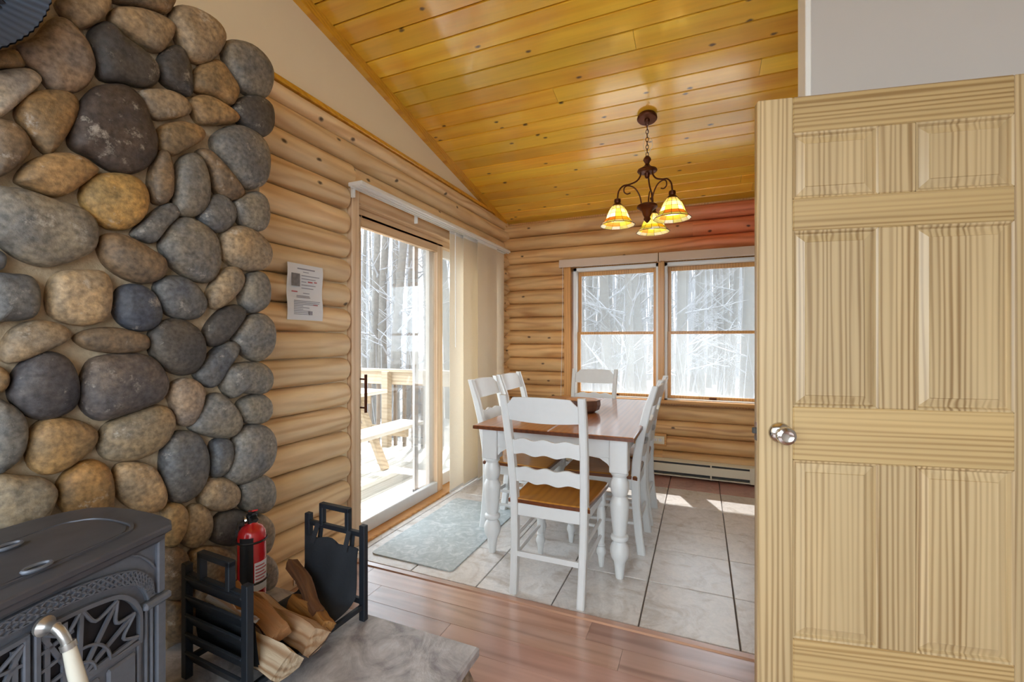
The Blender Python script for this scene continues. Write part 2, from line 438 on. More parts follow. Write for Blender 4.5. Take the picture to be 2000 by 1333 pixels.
M['hearth'] = hearth_mat()

def mat_mat():
    m, nt, b, N, L = newmat('marbled_mat')
    v, oi, tc = coords(N, L)
    n = N('ShaderNodeTexNoise', i_Scale=13.0, i_Detail=6.0, i_Roughness=.6, i_Distortion=2.0); L(v, n.inputs['Vector'])
    r = ramp(N, [(.36, lin(170, 182, 184)), (.52, lin(186, 196, 198)), (.66, lin(212, 218, 220))]); L(n.outputs[0], r.inputs[0])
    L(r.outputs[0], b.inputs['Base Color']); b.inputs['Roughness'].default_value = .3
    return m
M['mat'] = mat_mat()

def glass_mat(name, tint=(1, 1, 1, 1), gl=.05):
    m = bpy.data.materials.new(name); m.use_nodes = True
    nt = m.node_tree; nt.nodes.clear()
    o = nt.nodes.new('ShaderNodeOutputMaterial'); t = nt.nodes.new('ShaderNodeBsdfTransparent'); g = nt.nodes.new('ShaderNodeBsdfGlossy')
    x = nt.nodes.new('ShaderNodeMixShader'); f = nt.nodes.new('ShaderNodeLayerWeight'); f.inputs[0].default_value = .18
    t.inputs[0].default_value = tint; g.inputs['Roughness'].default_value = .02
    mu = nt.nodes.new('ShaderNodeMath'); mu.operation = 'MULTIPLY'; mu.inputs[1].default_value = .55
    nt.links.new(f.outputs['Fresnel'], mu.inputs[0]); nt.links.new(mu.outputs[0], x.inputs[0])
    nt.links.new(t.outputs[0], x.inputs[1]); nt.links.new(g.outputs[0], x.inputs[2]); nt.links.new(x.outputs[0], o.inputs[0])
    return m
M['glass'] = glass_mat('window_glass')

def screen_mat(name, col, op):
    m = bpy.data.materials.new(name); m.use_nodes = True
    nt = m.node_tree; nt.nodes.clear()
    o = nt.nodes.new('ShaderNodeOutputMaterial'); t = nt.nodes.new('ShaderNodeBsdfTransparent'); d = nt.nodes.new('ShaderNodeBsdfDiffuse')
    l = nt.nodes.new('ShaderNodeBsdfTranslucent'); a = nt.nodes.new('ShaderNodeMixShader')
    x = nt.nodes.new('ShaderNodeMixShader'); x.inputs[0].default_value = op; a.inputs[0].default_value = .5
    d.inputs[0].default_value = col; l.inputs[0].default_value = col
    nt.links.new(d.outputs[0], a.inputs[1]); nt.links.new(l.outputs[0], a.inputs[2])
    nt.links.new(t.outputs[0], x.inputs[1]); nt.links.new(a.outputs[0], x.inputs[2]); nt.links.new(x.outputs[0], o.inputs[0])
    return m
M['screen'] = screen_mat('insect_screen', (.5, .53, .55, 1), .22)

def blind_mat():
    m, nt, b, N, L = newmat('blind_fabric_translucent')
    v, oi, tc = coords(N, L)
    n = N('ShaderNodeTexNoise', i_Scale=140.0, i_Detail=2.0); L(v, n.inputs['Vector'])
    mr = N('ShaderNodeMapRange', i_3=.95, i_4=1.04); L(n.outputs[0], mr.inputs[0])
    hs = N('ShaderNodeHueSaturation'); hs.inputs['Color'].default_value = lin(248, 240, 226); L(mr.outputs[0], hs.inputs['Value'])
    tr = N('ShaderNodeBsdfTranslucent'); L(hs.outputs[0], tr.inputs[0]); L(hs.outputs[0], b.inputs['Base Color']); b.inputs['Roughness'].default_value = .9
    mx = N('ShaderNodeMixShader', i_0=.55); L(b.outputs[0], mx.inputs[1]); L(tr.outputs[0], mx.inputs[2]); L(mx.outputs[0], nt.nodes['Material Output'].inputs[0])
    return m
M['blind'] = blind_mat()

def pane_mat():
    m, nt, b, N, L = newmat('stained_glass')
    v, oi, tc = coords(N, L)
    n = N('ShaderNodeTexNoise', i_Scale=40.0, i_Detail=3.0); L(v, n.inputs['Vector'])
    mr = N('ShaderNodeMapRange', i_3=.8, i_4=1.2); L(n.outputs[0], mr.inputs[0])
    hs = N('ShaderNodeHueSaturation'); L(oi.outputs['Color'], hs.inputs['Color']); L(mr.outputs[0], hs.inputs['Value'])
    tr = N('ShaderNodeBsdfTranslucent'); L(hs.outputs[0], tr.inputs[0])
    L(hs.outputs[0], b.inputs['Base Color']); b.inputs['Roughness'].default_value = .15
    mx = N('ShaderNodeMixShader', i_0=.6); out = nt.nodes['Material Output']
    L(b.outputs[0], mx.inputs[1]); L(tr.outputs[0], mx.inputs[2]); L(mx.outputs[0], out.inputs[0])
    return m
M['pane'] = pane_mat()

# ================================================================== STRUCTURE
CEIL0, CSL, CY = 2.518, 0.2052, 4.398           # ceiling height at CY and slope towards the camera
def cz(y): return CEIL0 + CSL * (CY - y)
YB = 4.36                                        # crest of the back wall logs

# ---- ceiling boards
ceiling = MB()
ceiling.add([(-.1, -1.6, cz(-1.6) + .03), (3.7, -1.6, cz(-1.6) + .03), (3.7, 4.5, cz(4.5) + .03), (-.1, 4.5, cz(4.5) + .03),
             (-.1, -1.6, cz(-1.6) + .05), (3.7, -1.6, cz(-1.6) + .05), (3.7, 4.5, cz(4.5) + .05), (-.1, 4.5, cz(4.5) + .05)],
            [(0, 1, 2, 3), (7, 6, 5, 4), (0, 4, 5, 1), (1, 5, 6, 2), (2, 6, 7, 3), (3, 7, 4, 0)])
ceiling = ceiling.build('ceiling', M['roof'])
tag(ceiling, 'sloping ceiling of varnished golden knotty pine boards', 'ceiling', kind='structure')
PITCH = .1328
ct, st_ = math.cos(math.atan(CSL)), math.sin(math.atan(CSL))
cuts = {}
k0 = -31
for k in range(k0, 15):
    ya = 2.452 + PITCH * k; yb = ya + PITCH
    if yb > 4.45: break
    splits = [-.06] + ([random.uniform(.5, 3.1)] if random.random() < .55 else []) + [3.66]
    if k == 2: splits = [-.06, 1.05, 3.66]
    for i in range(len(splits) - 1):
        x0, x1 = splits[i] + .0008, splits[i + 1] - .0008
        ym = (ya + yb) / 2; zm = cz(ym); hw = (yb - ya) / 2 / ct
        b = MB()
        # cross section with a chamfered v-groove edge, y' along the slope
        g = .003; d_ = .009; e = .0034
        sec = [(-hw + e, .02), (-hw + e, d_), (-hw + e + g, 0), (hw - e - g, 0), (hw - e, d_), (hw - e, .02)]
        L_ = x1 - x0
        rs = [[(xx, a_ * ct + h_ * st_, -a_ * st_ + h_ * ct) for a_, h_ in sec] for xx in (-L_ / 2, L_ / 2)]
        b.rings(rs)
        o = b.build('ceiling_board', M['ceil'], ceiling)
        o.location = ((x0 + x1) / 2, ym, zm)
# roof above with the eaves that shade the glass
rf = MB()
def rb(x0, x1, y0, y1, h0, h1):
    vs = [(x, y, cz(y) + h) for x in (x0, x1) for y in (y0, y1) for h in (h0, h1)]
    rf.add(vs, [(0, 1, 3, 2), (4, 6, 7, 5), (0, 4, 5, 1), (2, 3, 7, 6), (0, 2, 6, 4), (1, 5, 7, 3)])
rb(-.85, 3.9, -1.7, 5.32, .06, .2)
roof = rf.build('roof', M['roof'])
tag(roof, 'overhanging roof slab above the pine ceiling', 'roof', kind='structure')

# ---- floor: laminate boards in front, stone tiles in the dining corner
TH = 1.985
floor = MB().box(-.2, 3.7, -1.6, 4.6, -.12, -.012).build('floor', M['grout'])
tag(floor, 'floor of reddish laminate boards and beige stone tiles', 'floor', kind='structure')
y = TH - .02
row = 0
while y > -1.5:
    y0 = y - .128
    x = -.05 - random.uniform(0, .9)
    while x < 3.66:
        x1 = x + 1.21
        a, c = max(x, -.05), min(x1, 3.66)
        if c - a > .03:
            o = MB().box(a + .0004, c - .0004, y0 + .0004, y - .0004, -.012, 0, .0006).build('laminate_board', M['laminate'], floor, org=((a + c) / 2, (y0 + y) / 2, -.006))
        x = x1
    y = y0; row += 1
tw = .4005
for i in range(-1, 9):
    for j in range(0, 6):
        x0 = .468 + tw * (i - 1); y0 = 2.012 + tw * j
        x1 = x0 + tw; y1 = y0 + tw
        x0 = max(x0, -.02); x1 = min(x1, 3.66); y1 = min(y1, 4.40)
        if x1 - x0 < .03 or y1 - y0 < .03: continue
        g = .0032
        t = random.uniform(-8, 8)
        col = lin(230 + t, 226 + t, 222 + t)
        if j == 5: col = lin(196, 146, 136)  # same red lens cast painted into the tile row along the back wall
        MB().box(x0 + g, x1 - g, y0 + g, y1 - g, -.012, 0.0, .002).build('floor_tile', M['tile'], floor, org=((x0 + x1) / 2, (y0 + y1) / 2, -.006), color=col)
tr = MB()
tr.prism([(TH - .022, 0), (TH - .016, .006), (TH + .012, .007), (TH + .024, 0), (TH + .024, -.01), (TH - .022, -.01)], .0, 2.34)
o = tr.build('trim_1', M['laminate'])
tag(o, 'narrow wooden transition strip between laminate boards and stone tiles', 'trim', kind='structure')

# ---- logs
def log_mesh(length, h, out, r0=False, r1=False, n=12, seg=None):
    """D log: local X along, -Y towards the room, Z up, centred in X and Z, back plane at y=0"""
    b = MB(); xs = []
    er = .075
    nx = max(2, int(length / .25))
    pts = [(i / nx) * length for i in range(nx + 1)]
    if r0: pts = [er * (1 - math.cos(a)) for a in [i * PI / 2 / 5 for i in range(5)]] + [p for p in pts if p > er + .02]
    if r1: pts = [p for p in pts if p < length - er - .02] + [length - er * (1 - math.cos(a)) for a in [i * PI / 2 / 5 for i in range(4, -1, -1)]]
    ph = random.uniform(0, 9)
    rs = []
    for p in pts:
        s = 1.0
        if r0 and p < er: s = math.sqrt(max(0.0, 1 - ((er - p) / er) ** 2))
        if r1 and p > length - er: s = math.sqrt(max(0.0, 1 - ((p - length + er) / er) ** 2))
        s = max(s, .12)
        wob = 1 + .025 * math.sin(p * 2.1 + ph)
        ring = []
        for i in range(n + 1):
            a = -PI / 2 + PI * i / n
            ring.append((p - length / 2, -(out * wob * (s if s < 1 else 1)) * math.cos(a) ** .85, h / 2 * (.30 + .70 * s if s < 1 else 1) * math.sin(a) * .985))
        ring.append((p - length / 2, .01, h / 2 * .98 * (.30 + .70 * s)))
        ring.append((p - length / 2, .01, -h / 2 * .98 * (.30 + .70 * s)))
        rs.append(ring)
    b.rings(rs)
    return b

LG = .1445
wl = MB()
XW = -.035
wl.box(-.2, XW, 1.2, 2.10, -.02, 2.56).box(-.2, XW, 3.98, 4.6, -.02, 2.56).box(-.2, XW, 2.10, 3.98, 2.16, 2.56)
# drywall above the logs up to the ceiling
wl.prism([(-1.6, 2.5), (4.5, 2.5), (4.5, cz(4.5) + .02), (-1.6, cz(-1.6) + .02)], -.2, -.022)
wl.box(-.2, -.03, -1.6, 1.2, -.02, 2.5)
wall_left = wl.build('wall_left', M['cream'])
tag(wall_left, 'left wall of rounded pine logs with cream drywall gable above', 'wall', kind='structure')
def left_log(y0, y1, zc, h, out=.070, r1=False, r0=False):
    b = log_mesh(y1 - y0, h, out, r0, r1)
    o = b.build('log', M['log'], wall_left, smooth=50)
    o.location = (XW, (y0 + y1) / 2, zc)
    # local -Y must face +X: rotate by +90 -> local X -> +Y, local -Y -> +X
    o.rotation_euler = (0, 0, R(90))
    return o
for k in range(0, 15):
    z0 = LG * k
    left_log(1.27, 2.078, z0 + LG / 2, LG, r1=True)
left_log(1.22, 2.078, 2.167 + LG / 2, LG)
left_log(1.2, 4.40, 2.312 + .062, .125, .07)
left_log(1.2, 4.40, 2.437 + .05, .10, .055)
for k in range(0, 15):
    left_log(4.02, 4.42, LG * k + LG / 2, LG)
left_log(2.078, 4.40, 2.167 + LG / 2, LG, .03)
# trims on the left wall
o = MB().box(-.022, .012, -1.0, 4.36, 2.535, 2.562, .004).build('trim_2', M['gold_trim'], org=(-.005, 1.7, 2.548))
tag(o, 'thin golden strip capping the log wall under the cream gable', 'trim', kind='structure')
mo = MB()
mo.prism([(-1.5, cz(-1.5) - .062), (4.36, cz(4.36) - .062), (4.36, cz(4.36) - .001), (-1.5, cz(-1.5) - .001)], -.022, .018)
o = mo.build('trim_3', M['gold_trim'])
tag(o, 'golden moulding sloping along the ceiling edge above the cream gable', 'trim', kind='structure')
o = MB().box(XW, .032, 1.34, 2.078, 0, .058, .004).build('baseboard_left', M['casing_x'], org=(0, 1.7, .03))
tag(o, 'pale wooden baseboard under the log wall beside the chimney', 'baseboard', kind='structure')

# ---- back wall
WB0 = 4.425
wb = MB()
wx0, wx1, wz0, wz1 = .705, 2.475, .70, 1.985
wb.box(-.2, wx0, WB0, 4.62, -.02, 2.56).box(wx1, 3.7, WB0, 4.62, -.02, 2.56).box(wx0, wx1, WB0, 4.62, -.02, wz0).box(wx0, wx1, WB0, 4.62, wz1, 2.56)
wall_back = wb.build('wall_back', M['casing_amber'])
tag(wall_back, 'back wall of amber pine logs with a red colour cast painted in towards the upper right', 'wall', kind='structure')
BG = .1418
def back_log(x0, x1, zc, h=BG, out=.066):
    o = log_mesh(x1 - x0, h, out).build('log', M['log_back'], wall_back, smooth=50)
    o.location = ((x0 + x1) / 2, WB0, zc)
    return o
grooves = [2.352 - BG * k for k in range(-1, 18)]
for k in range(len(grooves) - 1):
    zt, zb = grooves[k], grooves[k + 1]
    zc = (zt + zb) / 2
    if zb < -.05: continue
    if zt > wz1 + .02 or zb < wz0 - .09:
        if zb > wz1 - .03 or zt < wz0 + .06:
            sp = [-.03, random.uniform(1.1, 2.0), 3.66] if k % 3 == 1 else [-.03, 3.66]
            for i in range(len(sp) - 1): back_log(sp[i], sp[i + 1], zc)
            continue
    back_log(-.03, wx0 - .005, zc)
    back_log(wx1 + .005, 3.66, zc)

# ---- windows in the back wall: two double hung units
def window(name, x0, x1, label):
    """x0..x1 clear opening between casings"""
    fr = MB(); yo = 4.40
    z0, z1 = .70, 1.985
    fr.box(x0, x0 + .028, yo, 4.60, z0, z1).box(x1 - .028, x1, yo, 4.60, z0, z1).box(x0, x1, yo, 4.60, z1 - .03, z1).box(x0, x1, yo, 4.60, z0, z0 + .012)
    root = fr.build(name, M['white'])
    tag(root, label, 'window', kind='structure')
    def sash(ya, yb, za, zb, nm, zr=.032):
        t = .03
        s = MB()
        s.box(x0 + .028, x0 + .028 + t, ya, yb, za, zb, .003).box(x1 - .028 - t, x1 - .028, ya, yb, za, zb, .003)
        s.box(x0 + .028 + t, x1 - .028 - t, ya, yb, zb - zr, zb, .003).box(x0 + .028 + t, x1 - .028 - t, ya, yb, za, za + .026, .003)
        so = s.build(nm, M['casing_amber'], root)
        MB().box(x0 + .028 + t, x1 - .028 - t, (ya + yb) / 2 - .003, (ya + yb) / 2 + .003, za + .026, zb - zr).build('window_pane', M['glass'], so)
        return so
    sash(4.485, 4.515, 1.316, z1 - .03, 'upper_sash', .04)
    lo = sash(4.45, 4.48, z0 + .012, 1.342, 'lower_sash', .024)
    xm = (x0 + x1) / 2
    MB().box(xm - .03, xm + .03, 4.452, 4.478, 1.342, 1.35, .002).build('sash_lock', M['chrome'], lo)
    MB().box(xm - .03, xm + .03, 4.435, 4.45, z0 + .016, z0 + .03, .003).build('sash_lift', M['bronze'], lo)
    MB().box(x0 + .028, x1 - .028, 4.56, 4.562, z0 + .012, z1 - .03).build('insect_screen', M['screen'], root)
    return root
window('window_1', .737, 1.562, 'left double hung window in amber wood casing on back wall')
window('window_2', 1.606, 2.44, 'right double hung window of back wall, partly behind open door')
def trimbox(name, x0, x1, y0, y1, z0, z1, mat, label):
    o = MB().box(x0, x1, y0, y1, z0, z1, .004).build(name, M[mat], org=((x0 + x1) / 2, (y0 + y1) / 2, (z0 + z1) / 2))
    return tag(o, label, 'trim', kind='structure')
trimbox('trim_4', .65, .715, 4.352, 4.43, .68, 2.0, 'casing_amber', 'upright wooden casing left of the back windows')
trimbox('trim_5', 1.557, 1.611, 4.36, 4.60, .70, 2.0, 'casing_amber', 'wooden mullion post between the two back windows')
trimbox('trim_6', 2.462, 2.53, 4.352, 4.43, .68, 2.0, 'casing_amber', 'upright wooden casing right of the back windows')
trimbox('trim_7', .63, 2.55, 4.335, 4.46, .672, .702, 'casing_amber_x', 'wooden sill board under the two back windows')

# ---- sliding glass door in the left wall
dr = MB()
dr.box(-.19, .004, 2.078, 2.142, 0, 2.168, .004)              # left casing post
door2 = dr.build('door_2', M['casing'])
tag(door2, 'sliding glass patio door with pale wooden frame in log wall', 'door', kind='structure')
MB().box(-.19, .004, 3.965, 4.03, 0, 2.168, .004).build('frame_post', M['casing'], door2)
MB().box(-.19, .0, 2.142, 3.965, 2.095, 2.168, .004).build('head_board', M['casing_x'], door2)
MB().box(-.19, .01, 2.142, 3.965, 2.083, 2.095, .003).build('head_bead', M['casing_x'], door2)
MB().box(-.19, -.055, 2.142, 3.965, 2.03, 2.083, .003).build('head_jamb', M['casing_x'], door2)
MB().box(-.2, .02, 2.142, 3.965, -.01, .016, .004).build('sill', M['casing_amber'], door2)
def glazed(nm, x0, x1, y0, y1, z0, z1, st, br, tr_, mat, rmat):
    s = MB().box(x0, x1, y0, y0 + st, z0, z1, .004).box(x0, x1, y1 - st, y1, z0, z1, .004)
    so = s.build(nm, M[mat], door2)
    MB().box(x0, x1, y0 + st, y1 - st, z1 - tr_, z1, .003).build('top_rail', M['casing_x' if mat == 'casing' else mat], so)
    MB().box(x0, x1, y0 + st, y1 - st, z0, z0 + br, .004).build('bottom_rail', M[rmat], so)
    xm = (x0 + x1) / 2
    MB().box(xm - .004, xm + .004, y0 + st, y1 - st, z0 + br, z1 - tr_).build('window_pane', M['glass'], so)
    return so
sl = glazed('sliding_panel', -.092, -.055, 2.146, 3.19, .016, 2.05, .078, .085, .075, 'casing', 'whitewood')
glazed('fixed_panel', -.145, -.108, 3.07, 3.965, .016, 2.05, .075, .10, .09, 'white', 'white')
sc = MB().box(-.185, -.165, 2.95, 3.0, .016, 2.05).box(-.185, -.165, 3.9, 3.95, .016, 2.05).box(-.185, -.165, 2.95, 3.95, .016, .07).box(-.185, -.165, 2.95, 3.95, 2.0, 2.05)
sc = sc.build('screen_frame', M['whitewood'], door2)
MB().box(-.176, -.174, 3.0, 3.9, .07, 2.0).build('insect_screen', M['screen'], sc)
hd = MB().tube([(-.012, 2.215, .80), (-.012, 2.215, 1.04)], .009, 8)
hd.tube([(-.055, 2.215, .83), (-.012, 2.215, .83)], .006, 6).tube([(-.055, 2.215, 1.01), (-.012, 2.215, 1.01)], .006, 6)
hd.build('pull_handle', M['bronze'], sl, smooth=40)

# ---- partition wall on the right
wr = MB().box(2.305, 3.7, 1.99, 2.115, 0, cz(2.05) + .02).build('wall_right', M['greywall'])
tag(wr, 'light grey partition wall behind the open panelled door', 'wall', kind='structure')
o = MB().box(2.285, 2.305, 1.982, 2.122, 0, cz(2.05) - .0, .003).build('trim_8', M['white'])
tag(o, 'white corner board at the end of the grey partition wall', 'trim', kind='structure')

# ---- unseen side and rear walls added to set the fill; wide opening admits daylight
w2_ = MB().box(3.7, 3.85, -1.6, 4.62, 0, 3.75).build('wall_side_added', M['greywall'])
tag(w2_, 'unseen grey side wall added beyond the partition to limit fill light', 'wall', kind='structure')
w3_ = MB().box(-.2, .1, -1.75, -1.6, 0, 3.8).box(3.6, 3.85, -1.75, -1.6, 0, 3.8).box(.1, 3.6, -1.75, -1.6, 2.7, 3.8).box(.1, 3.6, -1.75, -1.6, 0, .5)
w3_ = w3_.build('wall_front_added', M['greywall'])
tag(w3_, 'invented front wall behind the camera, its wide opening added for fill daylight', 'wall', kind='structure')

# ---- six panel door, standing open
DA = math.atan2(1.773 - 1.64, 2.786 - 2.091)
door1 = empty('door_1', (2.091, 1.64, 0), DA)
tag(door1, 'open six panel pine door with satin knob in the right foreground', 'door', kind='structure')
DW, DT = .792, .035
xs = [0, .104, .342, .441, .688, DW]
zs = [.012, .30, .869, 1.04, 1.602, 1.705, 1.915, 2.03]
def dpart(nm, x0, x1, z0, z1, mat, y0=0, y1=DT, ch=.0035):
    return MB().box(x0, x1, y0, y1, z0, z1, ch).build(nm, M[mat], door1, org=((x0 + x1) / 2, 0, (z0 + z1) / 2))
dpart('stile', xs[0], xs[1], zs[0], zs[7], 'doorv'); dpart('stile', xs[4], xs[5], zs[0], zs[7], 'doorv')
for a, b_ in ((0, 1), (2, 3), (4, 5), (6, 7)): dpart('rail', xs[1], xs[4], zs[a], zs[b_], 'doorh')
for a, b_ in ((1, 2), (3, 4), (5, 6)): dpart('mullion', xs[2], xs[3], zs[a], zs[b_], 'doorv')
for x0, x1 in ((xs[1], xs[2]), (xs[3], xs[4])):
    for a, b_ in ((1, 2), (3, 4), (5, 6)):
        z0, z1 = zs[a], zs[b_]
        p = MB()
        def rect(i, y): return [(x0 + i, y, z0 + i), (x1 - i, y, z0 + i), (x1 - i, y, z1 - i), (x0 + i, y, z1 - i)]
        p.rings([rect(0, .03), rect(0, .003), rect(.006, .005), rect(.011, .0135), rect(.014, .0135), rect(.036, .0065), rect(.038, .0040), rect(.039, .0040)], cap=True)
        p.build('panel', M['doorv'], door1, org=((x0 + x1) / 2, 0, (z0 + z1) / 2))
kn = MB(Matrix.Translation((.064, 0, .956)) @ Matrix.Rotation(R(90), 4, 'X'))
kn.lathe([(.033, 0), (.033, .004), (.029, .010), (.016, .014), (.012, .022), (.012, .032), (.020, .038), (.027, .046), (.029, .056), (.026, .064), (.018, .068), (.014, .066), (.004, .066)], 28)
ko = kn.build('door_knob', M['chrome'], door1, smooth=40)
kb = MB(Matrix.Translation((.064, DT, .956)) @ Matrix.Rotation(R(-90), 4, 'X'))
kb.lathe([(.033, 0), (.033, .004), (.016, .014), (.012, .03), (.027, .046), (.026, .064), (.004, .066)], 24).build('door_knob', M['chrome'], door1, smooth=40)
MB().box(-.0015, .002, .006, .029, .925, .985).build('latch_plate', M['chrome'], door1)
MB().box(-.011, 0, .011, .024, .947, .966, .002).build('latch_bolt', M['darkslot'], door1)

# ================================================================== STONE CHIMNEY
XC = .262                                        # plane of the stones' widest outline
_s, _c = math.sin(YAW), math.cos(YAW)
def on_plane_x(u, v, x):
    a = (u - 1000) / FPX; b = (667 - v) / FPX
    D = (-_s + a * _c, _c + a * _s, b)
    t = (x - CAM[0]) / D[0]
    return (t * D[1], CAM[2] + t * D[2])
CHB = (.12, .5, 0)
chim = empty('stone_chimney', CHB)
tag(chim, 'tall chimney of rounded river stones set in tan mortar behind the stove', 'chimney')
mb_ = MB()
prof = [(-.15, 0), (1.285, 0), (1.285, 2.36), (1.25, 2.40), (-.15, 2.42)]
mb_.prism(prof, -.02, .246)
mb_.build('mortar', M['mortar'], chim, org=CHB).location = (0, 0, 0)

def g_(zx, zy, sc, pts): return [(zx + p[0] / sc, zy + p[1] / sc) for p in pts]
T_, O_, P_, G_, D_, S_, B_ = (168, 148, 122), (158, 130, 94), (162, 144, 128), (130, 126, 120), (86, 82, 80), (108, 110, 114), (136, 116, 94)
Z1 = [
 (T_, [(290,0),(300,60),(350,115),(410,145),(480,120),(525,70),(538,0),(420,-40)]),
 (B_, [(555,-30),(560,5),(640,30),(740,55),(820,75),(855,40),(860,-20),(700,-60)]),
 (T_, [(545,90),(575,45),(680,45),(790,80),(860,130),(855,190),(800,262),(730,245),(650,190),(570,140)]),
 (T_, [(850,80),(880,35),(960,45),(1060,105),(1112,180),(1100,250),(1030,320),(950,305),(900,240),(865,150)]),
 (G_, [(1115,240),(1150,205),(1240,225),(1320,290),(1355,370),(1345,460),(1310,493),(1230,470),(1180,420),(1130,330)]),
 (P_, [(75,240),(170,190),(240,110),(310,100),(390,170),(440,250),(462,350),(430,430),(360,465),(260,450),(190,370),(110,310)]),
 (D_, [(445,170),(480,130),(530,118),(600,190),(700,260),(775,340),(778,410),(730,440),(620,420),(510,400),(475,330),(455,250)]),
 (D_, [(790,300),(830,245),(890,235),(935,310),(955,400),(950,480),(900,470),(820,420),(785,360)]),
 (O_, [(960,390),(1000,330),(1085,305),(1140,370),(1185,450),(1170,510),(1140,530),(1070,490),(970,455)]),
 (D_, [(1165,540),(1210,490),(1290,485),(1350,530),(1362,600),(1350,660),(1300,690),(1230,650),(1185,600)]),
 ((190,182,172), [(-60,390),(60,350),(140,350),(198,395),(180,440),(100,510),(0,590),(-80,600)]),
 (O_, [(-40,270),(60,255),(100,300),(110,345),(0,345),(-60,340)]),
 (O_, [(78,560),(120,490),(220,455),(330,465),(382,510),(375,590),(320,690),(255,768),(220,765),(150,690),(100,620)]),
 ((84,74,70), [(345,700),(360,620),(400,520),(460,450),(540,428),(630,440),(700,510),(745,620),(775,710),(765,790),(710,850),(630,872),(540,850),(450,790),(370,750)]),
 (T_, [(682,475),(740,450),(830,455),(910,490),(948,545),(930,580),(850,600),(780,600),(730,560)]),
 (O_, [(950,530),(970,485),(1040,485),(1130,540),(1182,590),(1160,620),(1040,630),(985,610)]),
 (O_, [(785,680),(810,630),(900,613),(980,630),(1020,670),(1000,710),(930,750),(870,782),(810,765),(787,725)]),
 (G_, [(1060,700),(1110,650),(1190,632),(1270,670),(1325,740),(1338,840),(1315,920),(1250,948),(1190,920),(1120,830),(1075,770)]),
 (B_, [(-60,620),(20,605),(90,640),(145,720),(130,790),(60,850),(0,885),(-60,890)]),
 (O_, [(78,900),(120,830),(200,785),(300,768),(400,790),(470,840),(475,870),(400,930),(330,975),(270,988),(180,960),(110,930)]),
 ((188,152,94), [(402,970),(440,900),(520,872),(640,880),(715,930),(735,1010),(710,1090),(640,1145),(550,1150),(470,1100),(415,1030)]),
 (B_, [(742,930),(755,840),(785,765),(825,760),(850,830),(855,920),(848,990),(810,1025),(765,1010)]),
 (G_, [(862,920),(880,830),(930,775),(985,785),(1020,850),(1038,960),(1025,1040),(970,1085),(900,1080),(868,1040)]),
 (B_, [(985,760),(1030,752),(1080,800),(1140,870),(1200,940),(1215,975),(1170,1003),(1110,995),(1060,940),(1040,860),(1010,810)]),
 (S_, [(992,1090),(1030,1010),(1080,975),(1140,1005),(1172,1070),(1155,1130),(1100,1167),(1040,1145)]),
 (G_, [(1165,1030),(1210,985),(1275,962),(1325,1000),(1340,1080),(1325,1140),(1290,1160),(1230,1145),(1185,1100)]),
 ((140,134,124), [(-70,950),(30,945),(120,955),(250,1000),(380,1040),(450,1090),(478,1150),(465,1240),(400,1290),(300,1325),(200,1335),(80,1290),(0,1230),(-70,1180)]),
 (S_, [(660,1175),(700,1120),(780,1050),(840,1020),(890,1045),(885,1085),(830,1140),(770,1215),(720,1210)]),
 (G_, [(800,1210),(850,1130),(920,1092),(1000,1120),(1070,1180),(1095,1260),(1090,1350),(1060,1400),(1010,1418),(930,1390),(850,1330),(810,1270)]),
 (B_, [(490,1230),(510,1185),(570,1172),(660,1200),(740,1250),(810,1300),(820,1360),(790,1400),(710,1422),(620,1395),(540,1340),(505,1290)]),
 (T_, [(1100,1210),(1130,1150),(1200,1135),(1280,1165),(1340,1230),(1350,1290),(1320,1345),(1250,1360),(1180,1345),(1115,1290)]),
 (S_, [(-60,1250),(10,1270),(22,1310),(5,1350),(-60,1360)]),
]
